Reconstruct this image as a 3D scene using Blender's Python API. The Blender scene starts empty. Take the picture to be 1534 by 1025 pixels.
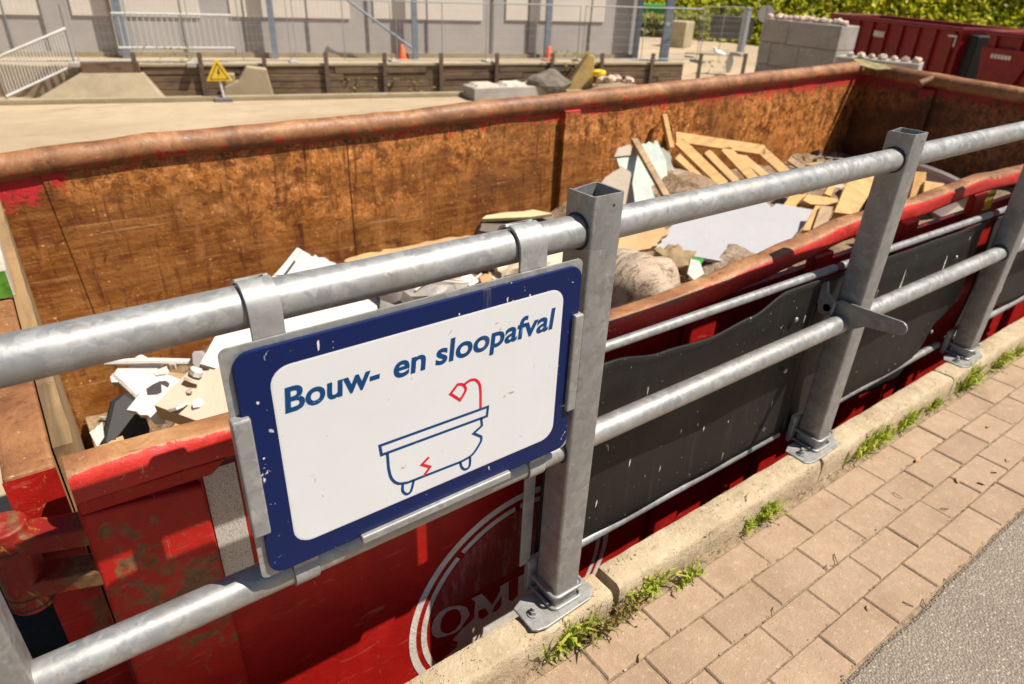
import bpy, bmesh, math, random
from mathutils import Vector, Matrix, noise as mnoise

random.seed(7)
PI = math.pi
sc = bpy.context.scene
COL = sc.collection

# ---------------------------------------------------------------- camera
cam_d = bpy.data.cameras.new("camera")
cam = bpy.data.objects.new("camera", cam_d)
COL.objects.link(cam)
CF = 1009.58
CAM_LOC = Vector((-0.8422, -0.8774, 1.4652))
cam.location = CAM_LOC
cam.rotation_euler = (1.0653, -0.0378, -0.6291)
cam_d.sensor_width = 36.0
cam_d.lens = 36.0 * CF / 1534.0
cam_d.clip_start = 0.02
cam_d.clip_end = 800
cam_d.dof.use_dof = True
cam_d.dof.focus_distance = 1.32
cam_d.dof.aperture_fstop = 4.5
sc.camera = cam
CAM_R = cam.rotation_euler.to_matrix()

# ---------------------------------------------------------------- sky, sun, exposure
SUN = Vector((0.92, -1.0, 2.26)).normalized()
wd = bpy.data.worlds.new("World")
sc.world = wd
wd.use_nodes = True
sky = wd.node_tree.nodes.new("ShaderNodeTexSky")
sky.sky_type = 'NISHITA'
sky.sun_disc = False
sky.sun_elevation = math.asin(SUN.z)
sky.sun_rotation = math.atan2(SUN.x, SUN.y)
bgn = wd.node_tree.nodes["Background"]
wd.node_tree.links.new(sky.outputs[0], bgn.inputs[0])
bgn.inputs[1].default_value = 0.05
sun_d = bpy.data.lights.new("sun", 'SUN')
sun_d.energy = 5.0
sun_d.angle = math.radians(0.53)
sun_d.color = (1.0, 0.925, 0.82)
sun_o = bpy.data.objects.new("sun", sun_d)
sun_o.rotation_euler = SUN.to_track_quat('Z', 'Y').to_euler()
sun_o.location = (5, -8, 14)
COL.objects.link(sun_o)
sc.view_settings.view_transform = 'Standard'
sc.view_settings.look = 'None'
sc.view_settings.exposure = 0.58
sc.view_settings.gamma = 1.0


# ---------------------------------------------------------------- helpers
def ray(x, y):
    return CAM_R @ Vector(((x - 767) / CF, -(y - 512.5) / CF, -1.0))


def at(x, y, ax, v):
    """world point on the plane X, Y or Z = v seen at photo pixel x, y"""
    i = 'XYZ'.index(ax)
    d = ray(x, y)
    return CAM_LOC + d * ((v - CAM_LOC[i]) / d[i])


def atp(x, y, p, n):
    d = ray(x, y)
    n = Vector(n)
    return CAM_LOC + d * ((Vector(p) - CAM_LOC).dot(n) / d.dot(n))


class MB:
    def __init__(self):
        self.v = []
        self.f = []
        self.s = []

    def add(self, vs, fs, smooth=False):
        o = len(self.v)
        self.v += [Vector(p) for p in vs]
        for f in fs:
            self.f.append([o + i for i in f])
            self.s.append(smooth)
        return self

    def box(self, a, b, M=None):
        x0, y0, z0 = a
        x1, y1, z1 = b
        vs = [Vector(p) for p in ((x0, y0, z0), (x1, y0, z0), (x1, y1, z0), (x0, y1, z0), (x0, y0, z1), (x1, y0, z1), (x1, y1, z1), (x0, y1, z1))]
        if M is not None:
            vs = [M @ p for p in vs]
        return self.add(vs, [(0, 3, 2, 1), (4, 5, 6, 7), (0, 1, 5, 4), (1, 2, 6, 5), (2, 3, 7, 6), (3, 0, 4, 7)])

    def sweep(self, path, prof, up=(0, 0, 1), caps=True, smooth=True, closed=False):
        """prof: list of (a, b): a along side, b along up; path: points"""
        path = [Vector(p) for p in path]
        n = len(path)
        m = len(prof)
        o = len(self.v)
        up = Vector(up)
        for i, p in enumerate(path):
            if closed:
                t = path[(i + 1) % n] - path[i - 1]
            else:
                t = path[min(i + 1, n - 1)] - path[max(i - 1, 0)]
            t.normalize()
            u = up - t * up.dot(t)
            if u.length < 1e-4:
                u = Vector((1, 0, 0)) - t * t.x
            u.normalize()
            s = t.cross(u)
            pr = prof[i] if isinstance(prof[0], list) else prof
            for a, b in pr:
                self.v.append(p + s * a + u * b)
        m = len(prof[0]) if isinstance(prof[0], list) else m
        for i in range(n if closed else n - 1):
            for j in range(m):
                k = (j + 1) % m
                i2 = (i + 1) % n
                self.f.append([o + i * m + j, o + i * m + k, o + i2 * m + k, o + i2 * m + j])
                self.s.append(smooth)
        if caps and not closed:
            self.f.append([o + j for j in range(m)][::-1])
            self.s.append(False)
            self.f.append([o + (n - 1) * m + j for j in range(m)])
            self.s.append(False)
        return self

    def tube(self, path, r, seg=16, caps=True, up=(0, 0, 1), closed=False):
        return self.sweep(path, [(r * math.cos(2 * PI * k / seg), r * math.sin(2 * PI * k / seg)) for k in range(seg)], up=up, caps=caps, closed=closed)

    def prism(self, poly, ext, smooth=False):
        """poly: world points of one face, ext: extrusion vector"""
        n = len(poly)
        ext = Vector(ext)
        a = [Vector(p) for p in poly]
        nn = Vector((0, 0, 0))
        for i in range(n):
            nn += a[i].cross(a[(i + 1) % n])
        if nn.dot(ext) < 0:
            a.reverse()
        b = [p + ext for p in a]
        fs = [list(range(n))[::-1], list(range(n, 2 * n))]
        for i in range(n):
            j = (i + 1) % n
            fs.append([i, j, n + j, n + i])
        return self.add(a + b, fs, smooth)

    def ico(self, c, r, sub=1, jit=0.25, sq=(1, 1, 1), smooth=True, seed=0, fr=2.2):
        bm = bmesh.new()
        bmesh.ops.create_icosphere(bm, subdivisions=sub, radius=1.0)
        vs = []
        for v in bm.verts:
            k = 1 + jit * mnoise.noise(v.co * fr + Vector((seed * 3.7, seed * 1.3, seed * 7.1)))
            vs.append(Vector(c) + Vector((v.co.x * sq[0], v.co.y * sq[1], v.co.z * sq[2])) * r * k)
        bm.verts.index_update()
        fs = [[v.index for v in f.verts] for f in bm.faces]
        bm.free()
        return self.add(vs, fs, smooth)

    def build(self, name, mat, parent=None, loc=None, bevel=0.0, seg=2, sharp=35, kind=None, sub=0):
        if parent is not None:
            org = wloc(parent)
        elif loc is not None:
            org = Vector(loc)
        else:
            org = Vector((0, 0, 0))
        me = bpy.data.meshes.new(name)
        me.from_pydata([p - org for p in self.v], [], self.f)
        me.polygons.foreach_set('use_smooth', self.s)
        me.update()
        o = bpy.data.objects.new(name, me)
        COL.objects.link(o)
        if mat:
            me.materials.append(mat)
        if parent is not None:
            o.parent = parent
        else:
            o.location = org
        if kind:
            o['kind'] = kind
        if sub:
            md = o.modifiers.new('subd', 'SUBSURF')
            md.levels = md.render_levels = sub
        if bevel:
            md = o.modifiers.new('bev', 'BEVEL')
            md.width = bevel
            md.segments = seg
            md.limit_method = 'ANGLE'
            md.angle_limit = math.radians(40)
            md.harden_normals = False
        if any(self.s):
            try:
                me.set_sharp_from_angle(angle=math.radians(sharp))
            except Exception:
                pass
        return o


def wloc(o):
    p = Vector((0, 0, 0))
    while o is not None:
        p += o.location
        o = o.parent
    return p


def tag(o, label, cat, group=None):
    o['label'] = label
    o['category'] = cat
    if group:
        o['group'] = group
    return o


def thing(name, label, cat, loc, group=None):
    o = bpy.data.objects.new(name, None)
    o.empty_display_size = 0.1
    COL.objects.link(o)
    o.location = Vector(loc)
    return tag(o, label, cat, group)


def copy_tree(o, parent=None):
    c = o.copy()
    COL.objects.link(c)
    if parent is not None:
        c.parent = parent
    for ch in list(o.children):
        copy_tree(ch, c)
    return c


def rot_z(a, p=(0, 0, 0)):
    return Matrix.Translation(Vector(p)) @ Matrix.Rotation(a, 4, 'Z')


def rrect(w, h, r, n=5):
    """rounded rectangle profile centred at 0 (w along a, h along b)"""
    out = []
    for cx, cy, a0 in ((w / 2 - r, h / 2 - r, 0), (-w / 2 + r, h / 2 - r, PI / 2), (-w / 2 + r, -h / 2 + r, PI), (w / 2 - r, -h / 2 + r, 1.5 * PI)):
        for k in range(n + 1):
            a = a0 + PI / 2 * k / n
            out.append((cx + r * math.cos(a), cy + r * math.sin(a)))
    return out


# ---------------------------------------------------------------- materials
class G:
    def __init__(self, name):
        self.m = bpy.data.materials.new(name)
        self.m.use_nodes = True
        self.nt = self.m.node_tree
        self.b = self.nt.nodes["Principled BSDF"]
        self._co = None

    def node(self, typ, ins=None, **props):
        n = self.nt.nodes.new(typ)
        for k, v in props.items():
            setattr(n, k, v)
        for k, v in (ins or {}).items():
            self.put(n.inputs[k], v)
        return n

    def put(self, sock, v):
        if isinstance(v, bpy.types.NodeSocket):
            self.nt.links.new(v, sock)
        elif isinstance(v, (tuple, list)) and len(v) == 3 and sock.type == 'RGBA':
            sock.default_value = (*v, 1)
        else:
            sock.default_value = v

    def co(self, scale=(1, 1, 1), rot=(0, 0, 0), loc=(0, 0, 0)):
        if self._co is None:
            self._co = self.node("ShaderNodeTexCoord").outputs['Object']
        if scale == (1, 1, 1) and rot == (0, 0, 0) and loc == (0, 0, 0):
            return self._co
        return self.node("ShaderNodeMapping", {'Vector': self._co, 'Scale': scale, 'Rotation': rot, 'Location': loc}).outputs[0]

    def noise(self, scale, detail=4, rough=0.55, vec=None, dist=0.0):
        return self.node("ShaderNodeTexNoise", {'Vector': vec or self.co(), 'Scale': scale, 'Detail': detail, 'Roughness': rough, 'Distortion': dist}).outputs[0]

    def vor(self, scale, vec=None, feature='F1', out=0, rnd=1.0):
        return self.node("ShaderNodeTexVoronoi", {'Vector': vec or self.co(), 'Scale': scale, 'Randomness': rnd}, feature=feature).outputs[out]

    def ramp(self, fac, stops, interp='LINEAR'):
        n = self.node("ShaderNodeValToRGB", {'Fac': fac})
        cr = n.color_ramp
        cr.interpolation = interp
        while len(cr.elements) < len(stops):
            cr.elements.new(0.5)
        for e, (p, c) in zip(cr.elements, stops):
            e.position = p
            e.color = (*c, 1) if isinstance(c, (tuple, list)) else (c, c, c, 1)
        return n.outputs[0]

    def mix(self, fac, a, b, mode='MIX'):
        n = self.node("ShaderNodeMix", data_type='RGBA', blend_type=mode)
        self.put(n.inputs[0], fac)
        self.put(n.inputs[6], a)
        self.put(n.inputs[7], b)
        return n.outputs[2]

    def math(self, op, a, b=0.0, c=None, clamp=False):
        n = self.node("ShaderNodeMath", operation=op, use_clamp=clamp)
        self.put(n.inputs[0], a)
        self.put(n.inputs[1], b)
        if c is not None:
            self.put(n.inputs[2], c)
        return n.outputs[0]

    def sep(self, vec=None):
        return self.node("ShaderNodeSeparateXYZ", {'Vector': vec or self.co()}).outputs

    def bump(self, h, strength=0.3, dist=0.01, prev=None):
        ins = {'Height': h, 'Strength': strength, 'Distance': dist}
        if prev is not None:
            ins['Normal'] = prev
        return self.node("ShaderNodeBump", ins).outputs[0]

    def done(self, col=None, rough=None, metal=None, nrm=None, spec=None):
        for k, v in (('Base Color', col), ('Roughness', rough), ('Metallic', metal), ('Normal', nrm), ('Specular IOR Level', spec)):
            if v is not None:
                self.put(self.b.inputs[k], v)
        return self.m


def simple(name, col, rough=0.6, metal=0.0, var=0.15, scale=12, bump=0.0):
    g = G(name)
    n = g.noise(scale, 5, 0.6)
    lo = tuple(c * (1 - var) for c in col)
    hi = tuple(min(1, c * (1 + var)) for c in col)
    c = g.ramp(n, [(0.3, lo), (0.7, hi)])
    nr = g.bump(n, bump, 0.01) if bump else None
    return g.done(c, rough, metal, nr)


def galv(name, base=0.5, metal=0.55, spots=True):
    g = G(name)
    warp = g.mix(0.06, g.co(), g.node("ShaderNodeTexNoise", {'Vector': g.co(), 'Scale': 30.0, 'Detail': 2.0}).outputs[1])
    cell = g.node("ShaderNodeTexVoronoi", {'Vector': warp, 'Scale': 42.0}).outputs['Color']
    cv = g.sep(cell)[0]
    cell2 = g.sep(g.node("ShaderNodeTexVoronoi", {'Vector': warp, 'Scale': 75.0}).outputs['Color'])[1]
    sp = g.math('ADD', g.math('MULTIPLY', cv, 0.6), g.math('MULTIPLY', cell2, 0.4))
    big = g.noise(5, 5, 0.65)
    c = g.ramp(sp, [(0.15, (base * .82, base * .83, base * .84)), (0.42, (base * .95, base * .95, base * .94)), (0.6, (base * 1.02, base * 1.02, base * 1.0)), (0.85, (base * 1.15, base * 1.15, base * 1.13))])
    c = g.mix(g.ramp(big, [(0.45, 0.0), (0.75, 0.6)]), c, (base * .8, base * .74, base * .64))
    # white oxide smears
    sm = g.noise(26, 6, 0.7, g.co((1, 1, 1)), 0.6)
    c = g.mix(g.ramp(sm, [(0.60, 0.0), (0.72, 0.5)]), c, (0.60, 0.60, 0.59))
    dk = g.noise(9, 7, 0.7, g.co((1, 1, 1), (0, 0, 0), (4, 2, 1)), 1.0)
    c = g.mix(g.ramp(dk, [(0.58, 0.0), (0.74, 0.3)]), c, (base * .55, base * .54, base * .52))
    # rust and dirt specks
    rs = g.noise(55, 3, 0.6)
    c = g.mix(g.ramp(rs, [(0.70, 0.0), (0.76, 0.7)]), c, (0.22, 0.12, 0.07))
    sc2 = g.noise(14, 5, 0.6, g.co((0.12, 1.5, 1.5), (0.1, 0.3, 0)))
    c = g.mix(g.ramp(sc2, [(0.62, 0.0), (0.7, 0.35)]), c, (0.18, 0.17, 0.16))
    r = g.ramp(sp, [(0.0, 0.42), (1.0, 0.58)])
    nr = g.bump(g.noise(45, 4, 0.6), 0.10, 0.004)
    return g.done(c, r, metal, nr)


def rust_wall(name, dark=1.0, seed=0.0):
    g = G(name)
    L = (seed, seed * 2, seed)
    warp = g.mix(0.10, g.co(), g.node("ShaderNodeTexNoise", {'Vector': g.co(), 'Scale': 6.0, 'Detail': 5.0}).outputs[1])
    z = g.sep()[2]
    xx = g.sep()[0]
    big = g.noise(0.9, 5, 0.6, g.co((1, 1, 1.5), loc=L), 0.6)
    n1 = g.noise(2.6, 10, 0.7, g.co((.6, 1, 1.6), loc=L), 0.8)
    n2 = g.noise(17.0, 9, 0.74, g.node("ShaderNodeMapping", {'Vector': warp, 'Location': L}).outputs[0], 0.3)
    n3 = g.noise(40, 6, 0.7, g.co(loc=L), 0.4)
    st = g.noise(6, 10, 0.75, g.co((0.14, 1, 5.5), (0, 0.10, 0), L), .1)     # long rubbed strokes
    st2 = g.noise(18, 8, 0.75, g.co((0.16, 1, 4.5), (0, -0.05, 0), L), .1)
    vs = g.noise(6, 8, 0.7, g.co((4.5, 3.5, 0.35), loc=L), .3)          # vertical runs
    # rubbed brown plate
    c = g.ramp(n1, [(0.25, (0.10, 0.040, 0.013)), (0.42, (0.185, 0.078, 0.022)), (0.56, (0.265, 0.120, 0.033)), (0.74, (0.36, 0.175, 0.052))])
    c = g.mix(g.ramp(st, [(0.50, 0.0), (0.68, 0.5)]), c, (0.40, 0.225, 0.085))
    c = g.mix(g.ramp(st, [(0.30, 0.6), (0.47, 0.0)]), c, (0.085, 0.036, 0.014))
    c = g.mix(g.ramp(st2, [(0.56, 0.0), (0.66, 0.6)]), c, (0.45, 0.265, 0.12))
    c = g.mix(g.ramp(st2, [(0.34, 0.5), (0.44, 0.0)]), c, (0.07, 0.032, 0.014))
    blt = g.noise(5.5, 9, 0.75, g.co((1, 1, 1.2), loc=(7, 3, seed)), 0.6)
    c = g.mix(g.ramp(blt, [(0.54, 0.0), (0.66, 0.8)]), c, (0.40, 0.185, 0.050))
    c = g.mix(g.ramp(blt, [(0.32, 0.85), (0.44, 0.0)]), c, (0.070, 0.030, 0.012))
    c = g.mix(g.ramp(g.noise(1.7, 7, .7, g.co((1, 1, .8), loc=(9, 1, seed)), 1.0), [(0.55, 0.0), (0.70, 0.8)]), c, g.ramp(n3, [(0.3, (0.36, 0.165, 0.048)), (0.7, (0.58, 0.31, 0.11))]))
    c = g.mix(g.ramp(big, [(0.34, 0.7), (0.47, 0.0)]), c, (0.095, 0.042, 0.016))
    # flaking orange scale in a ragged band under the rim, deeper towards the far end
    depth = g.math('ADD', g.math('MULTIPLY', g.math('SUBTRACT', z, 1.98), 1.7), g.math('MULTIPLY', g.math('SUBTRACT', big, .5), 5.2))
    depth = g.math('ADD', depth, g.math('MULTIPLY', g.math('SUBTRACT', xx, 3.2), .11))
    depth = g.math('ADD', depth, g.math('MULTIPLY', g.math('SUBTRACT', n1, .5), 2.0))
    depth = g.math('ADD', depth, g.math('MULTIPLY', g.math('SUBTRACT', vs, .5), 1.6))
    zone = g.ramp(depth, [(0.0, 0.0), (1.0, 1.0)])
    n23 = g.math('ADD', g.math('MULTIPLY', n2, .72), g.math('MULTIPLY', g.noise(62, 6, .75, g.co(loc=L), .6), .28))
    fl = g.math('MULTIPLY', zone, g.ramp(n23, [(0.475, 0.0), (0.525, 1.0)]))
    c = g.mix(g.math('MULTIPLY', zone, 0.75), c, g.ramp(n2, [(0.25, (0.055, 0.024, 0.011)), (0.42, (0.17, 0.070, 0.020)), (0.55, (0.34, 0.150, 0.035))]))
    c = g.mix(g.math('MULTIPLY', fl, 0.95), c, g.ramp(n3, [(0.3, (0.32, 0.118, 0.026)), (0.52, (0.56, 0.235, 0.055)), (0.72, (0.84, 0.47, 0.17))]))
    c = g.mix(g.ramp(vs, [(0.55, 0.0), (0.68, 0.8)]), c, (0.085, 0.034, 0.014))
    vs2 = g.noise(3, 8, 0.75, g.co((3.0, 3, 0.5), loc=(3, 8, seed)), .5)
    c = g.mix(g.ramp(vs2, [(0.56, 0.0), (0.68, 0.75)]), c, (0.10, 0.038, 0.015))
    c = g.mix(g.ramp(vs2, [(0.32, 0.5), (0.44, 0.0)]), c, (0.42, 0.20, 0.075))
    c = g.mix(g.math('MULTIPLY', g.ramp(vs, [(0.30, 0.7), (0.42, 0.0)]), zone), c, (0.50, 0.29, 0.11))
    sp = g.noise(50, 4, 0.65, g.co(loc=(2, 7, seed)))
    c = g.mix(g.ramp(sp, [(0.65, 0.0), (0.69, 0.85)]), c, (0.72, 0.42, 0.15))
    c = g.mix(g.ramp(sp, [(0.29, 0.85), (0.34, 0.0)]), c, (0.035, 0.017, 0.010))
    # old red paint left near the top edge
    top = g.math('ADD', g.math('MULTIPLY', g.math('SUBTRACT', z, 2.345), 6.5), g.math('MULTIPLY', g.math('SUBTRACT', n2, 0.5), 4.0))
    left = g.math('MULTIPLY', g.math('SUBTRACT', 0.30, xx), 4.0, clamp=True)
    top = g.math('ADD', top, g.math('MULTIPLY', left, 0.95))
    c = g.mix(g.ramp(top, [(0.42, 0.0), (0.52, 0.85)]), c, (0.52, 0.036, 0.016))
    # pale scuffs and scratches
    sf = g.noise(7, 8, 0.78, g.co((1, 1, 1), loc=(3, 1, seed)), 2.5)
    c = g.mix(g.ramp(sf, [(0.66, 0.0), (0.69, 0.75)]), c, (0.72, 0.53, 0.32))
    sc2 = g.noise(12, 5, 0.6, g.co((0.10, 1, 3.2), (0, -0.45, 0), (1, 3, seed)), 0.2)
    c = g.mix(g.ramp(sc2, [(0.665, 0.0), (0.70, 0.4)]), c, (0.60, 0.40, 0.22))
    c = g.node("ShaderNodeBrightContrast", {'Color': c, 'Bright': 0.008, 'Contrast': 0.085}).outputs[0]
    c = g.node("ShaderNodeHueSaturation", {'Color': c, 'Hue': 0.492, 'Saturation': 0.96, 'Value': 1.06}).outputs[0]
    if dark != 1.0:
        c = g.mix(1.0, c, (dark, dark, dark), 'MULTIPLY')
    nr = g.bump(g.noise(1.6, 3, .5, g.co((1, 1, .6))), 0.5, 0.12)
    nr = g.bump(g.math('ADD', n2, g.math('MULTIPLY', n3, 0.6)), 0.45, 0.02, nr)
    return g.done(c, g.ramp(n1, [(0.3, 0.42), (0.7, 0.7)]), 0.0, nr)


def rim_paint(name, redness):
    """rim: paint rubbed down to rust on top, red left on the outer face"""
    g = G(name)
    n1 = g.noise(3.5, 8, 0.7, None, 0.6)
    n2 = g.noise(18, 6, 0.7, None, 1.0)
    n3 = g.noise(70, 4, 0.7)
    rust = g.ramp(n1, [(0.28, (0.09, 0.034, 0.016)), (0.44, (0.20, 0.078, 0.028)), (0.57, (0.32, 0.145, 0.055)), (0.72, (0.50, 0.28, 0.125))])
    rust = g.mix(g.ramp(n2, [(0.55, 0.0), (0.7, 0.6)]), rust, (0.30, 0.105, 0.055))
    rust = g.mix(g.ramp(n2, [(0.30, 0.9), (0.43, 0.0)]), rust, (0.085, 0.038, 0.02))
    rust = g.mix(g.ramp(n3, [(0.62, 0.0), (0.72, 0.5)]), rust, (0.55, 0.36, 0.22))
    nz = g.sep(g.node("ShaderNodeNewGeometry").outputs['Normal'])
    out = g.math('SUBTRACT', g.math('MULTIPLY', nz[1], -1.0), g.math('MULTIPLY', nz[2], 0.55))
    w = g.math('ADD', out, g.math('MULTIPLY', g.math('SUBTRACT', n1, 0.5), 1.5))
    w = g.math('ADD', w, g.math('MULTIPLY', g.math('SUBTRACT', n2, 0.5), 1.2))
    w = g.math('ADD', w, redness)
    red = g.ramp(n2, [(0.3, (0.36, 0.010, 0.006)), (0.7, (0.54, 0.026, 0.014))])
    red = g.mix(g.ramp(n3, [(0.64, 0.0), (0.7, 0.6)]), red, (0.85, 0.38, 0.30))
    c = g.mix(g.ramp(w, [(0.28, 0.0), (0.40, 1.0)]), rust, red)
    yl = g.noise(11, 5, 0.7, g.co(loc=(5, 2, 1)), 1.5)
    c = g.mix(g.ramp(yl, [(0.70, 0.0), (0.735, 0.8)]), c, (0.50, 0.36, 0.07))
    nr = g.bump(g.math('ADD', n1, g.math('MULTIPLY', n2, 0.55)), 0.35, 0.02)
    chip = g.noise(30, 7, 0.75, g.co(loc=(3, 3, 8)), 0.5)
    c = g.mix(g.ramp(chip, [(0.62, 0.0), (0.66, 0.8)]), c, (0.06, 0.03, 0.02))
    c = g.mix(g.ramp(chip, [(0.32, 0.75), (0.36, 0.0)]), c, (0.62, 0.42, 0.24))
    return g.done(c, g.ramp(n2, [(0.3, 0.38), (0.7, 0.7)]), 0.0, nr)


def red_paint(name, amt=0.0, base=(0.36, 0.009, 0.006)):
    g = G(name)
    n1 = g.noise(4, 8, 0.7, None, 0.6)
    n2 = g.noise(16, 8, 0.75, None, 1.0)
    n3 = g.noise(60, 4, 0.7)
    st = g.noise(8, 6, 0.7, g.co((1.0, 1, 5), (0.3, 0.5, 0)))
    b2 = tuple(min(1, k * 1.35 + 0.01) for k in base)
    b0 = tuple(k * 0.72 for k in base)
    c = g.ramp(n1, [(0.3, b0), (0.55, base), (0.75, b2)])
    c = g.mix(g.ramp(st, [(0.60, 0.0), (0.72, 0.35)]), c, (0.62, 0.22, 0.17))
    w = g.math('ADD', g.math('ADD', g.math('MULTIPLY', n1, 0.6), g.math('MULTIPLY', n2, 0.5)), amt)
    c = g.mix(g.ramp(w, [(0.66, 0.0), (0.71, 1.0)]), c, g.ramp(n3, [(0.3, (0.08, 0.045, 0.025)), (0.7, (0.24, 0.12, 0.05))]))
    yl = g.noise(24, 7, 0.75, g.co((1, 1, .5), loc=(5, 2, 1)), 0.8)
    c = g.mix(g.ramp(yl, [(0.70 - amt * .6, 0.0), (0.73 - amt * .6, 0.7)]), c, (0.42, 0.25, 0.04))
    scr = g.noise(15, 6, 0.7, g.co((5.0, 1, 0.35), (0, 0.5, 0), (2, 1, 7)), 0.1)
    c = g.mix(g.ramp(scr, [(0.66, 0.0), (0.69, 0.5)]), c, (0.60, 0.20, 0.14))
    c = g.mix(g.ramp(n3, [(0.27, 0.8), (0.31, 0.0)]), c, (0.06, 0.03, 0.02))
    c = g.mix(g.ramp(n3, [(0.73, 0.0), (0.77, 0.7)]), c, (0.75, 0.55, 0.5))
    nr = g.bump(g.math('ADD', n2, g.math('MULTIPLY', n1, 1.0)), 0.25, 0.012)
    return g.done(c, g.ramp(n2, [(0.3, 0.36), (0.7, 0.6)]), 0.0, nr, 0.3)


def concrete(name, col, fine=90, pits=True, var=0.25, moss=False, big=2.5):
    g = G(name)
    n1 = g.noise(big, 8, 0.65)
    n2 = g.noise(fine * 0.3, 6, 0.7)
    n3 = g.noise(fine, 4, 0.7)
    lo = tuple(k * (1 - var) for k in col)
    hi = tuple(min(1, k * (1 + var)) for k in col)
    c = g.ramp(n1, [(0.3, lo), (0.5, col), (0.7, hi)])
    c = g.mix(0.35, c, g.ramp(n2, [(0.3, lo), (0.7, hi)]))
    c = g.mix(g.ramp(n3, [(0.58, 0.0), (0.72, 0.5)]), c, hi)
    if pits:
        c = g.mix(g.ramp(n3, [(0.28, 0.8), (0.36, 0.0)]), c, tuple(k * 0.35 for k in col))
    if moss:
        ms = g.noise(6, 6, 0.75, None, 1.0)
        c = g.mix(g.ramp(ms, [(0.58, 0.0), (0.7, 0.6)]), c, (0.17, 0.15, 0.05))
    nr = g.bump(g.math('ADD', n2, n3), 0.35, 0.006)
    return g.done(c, 0.85, 0.0, nr)


def wood(name, col, axis=0, dark=0.55, scale=1.0, fresh=True):
    g = G(name)
    s = [14.0 * scale] * 3
    s[axis] = 0.8 * scale
    v = g.co(tuple(s))
    n = g.noise(1.6, 6, 0.6, v, 0.8)
    n2 = g.noise(6, 5, 0.65, v, 0.2)
    n3 = g.noise(4 * scale, 4, 0.6)
    lo = tuple(k * dark for k in col)
    c = g.ramp(n, [(0.3, lo), (0.5, col), (0.7, tuple(min(1, k * 1.18) for k in col))])
    c = g.mix(g.ramp(n2, [(0.5, 0.0), (0.75, 0.5)]), c, lo)
    c = g.mix(g.ramp(n3, [(0.55, 0.0), (0.75, 0.45)]), c, tuple(k * 0.5 for k in col))
    return g.done(c, 0.75, 0.0, g.bump(n2, 0.25, 0.004))


def sheet(name, col, var=0.08, dirt=0.35, rough=0.6):
    g = G(name)
    n1 = g.noise(3, 6, 0.7, None, 0.5)
    n2 = g.noise(26, 5, 0.7)
    n3 = g.noise(70, 3, 0.6)
    c = g.ramp(n1, [(0.3, tuple(k * (1 - var * 1.6) for k in col)), (0.6, col)])
    c = g.mix(g.ramp(n2, [(0.60, 0.0), (0.76, dirt)]), c, (col[0] * .5, col[1] * .42, col[2] * .33))
    dst = g.noise(5, 7, 0.75, g.co(loc=(4, 4, 4)), 0.8)
    c = g.mix(g.ramp(dst, [(0.52, 0.0), (0.70, dirt)]), c, (col[0] * .62, col[1] * .54, col[2] * .45))
    c = g.mix(g.ramp(n3, [(0.72, 0.0), (0.76, dirt * 1.6)]), c, (0.12, 0.09, 0.06))
    return g.done(c, rough, 0.0, g.bump(n2, 0.15, 0.004, g.bump(dst, 0.35, 0.02)))


M_galv = galv("galvanised_steel", 0.29, 0.5)
M_galv_rail = galv("galvanised_rail", 0.34, 0.55)
M_strap = galv("galvanised_strap", 0.33, 0.4)
M_rust = rust_wall("rusted_plate")
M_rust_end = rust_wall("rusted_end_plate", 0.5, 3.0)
M_rim_far = rim_paint("rim_worn", -0.87)
M_rim_near = rim_paint("rim_half_worn", -0.10)
M_rim_left = rim_paint("rim_red", 0.10)
M_red = red_paint("red_paint", -0.02)
M_red_worn = red_paint("red_paint_worn", 0.085, (0.40, 0.011, 0.007))
M_red_bg = red_paint("red_paint_far", -0.06, (0.22, 0.010, 0.010))
def mk_kerb():
    g = G("kerb_concrete")
    n1 = g.noise(4, 8, 0.7)
    n2 = g.noise(28, 7, 0.75)
    n3 = g.noise(95, 4, 0.7)
    pit = g.vor(70, g.mix(0.05, g.co(), g.node("ShaderNodeTexNoise", {'Vector': g.co(), 'Scale': 40.0}).outputs[1]))
    rnd = g.noise(9, 5, .7, g.co(loc=(5, 5, 5)))
    c = g.ramp(n1, [(0.3, (0.30, 0.225, 0.135)), (0.5, (0.43, 0.335, 0.215)), (0.7, (0.52, 0.42, 0.285))])
    c = g.mix(g.ramp(n2, [(0.52, 0.0), (0.68, 0.7)]), c, (0.60, 0.50, 0.36))
    c = g.mix(g.ramp(n2, [(0.30, 0.75), (0.44, 0.0)]), c, (0.22, 0.155, 0.085))
    c = g.mix(g.ramp(n3, [(0.62, 0.0), (0.72, 0.6)]), c, (0.66, 0.56, 0.42))
    pm = g.math('MULTIPLY', g.ramp(pit, [(0.12, 1.0), (0.24, 0.0)]), g.ramp(rnd, [(0.46, 0.0), (0.58, 1.0)]))
    c = g.mix(g.math('MULTIPLY', pm, .85), c, (0.09, 0.062, 0.035))
    ms = g.noise(7, 7, 0.78, g.co((.6, 1, 1), loc=(1, 9, 4)), 1.2)
    c = g.mix(g.ramp(ms, [(0.58, 0.0), (0.70, 0.7)]), c, (0.15, 0.115, 0.055))
    h = g.math('SUBTRACT', g.math('ADD', n2, g.math('MULTIPLY', n3, .8)), g.math('MULTIPLY', pm, 1.2))
    return g.done(c, 0.9, 0.0, g.bump(h, 0.7, 0.008))


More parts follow.
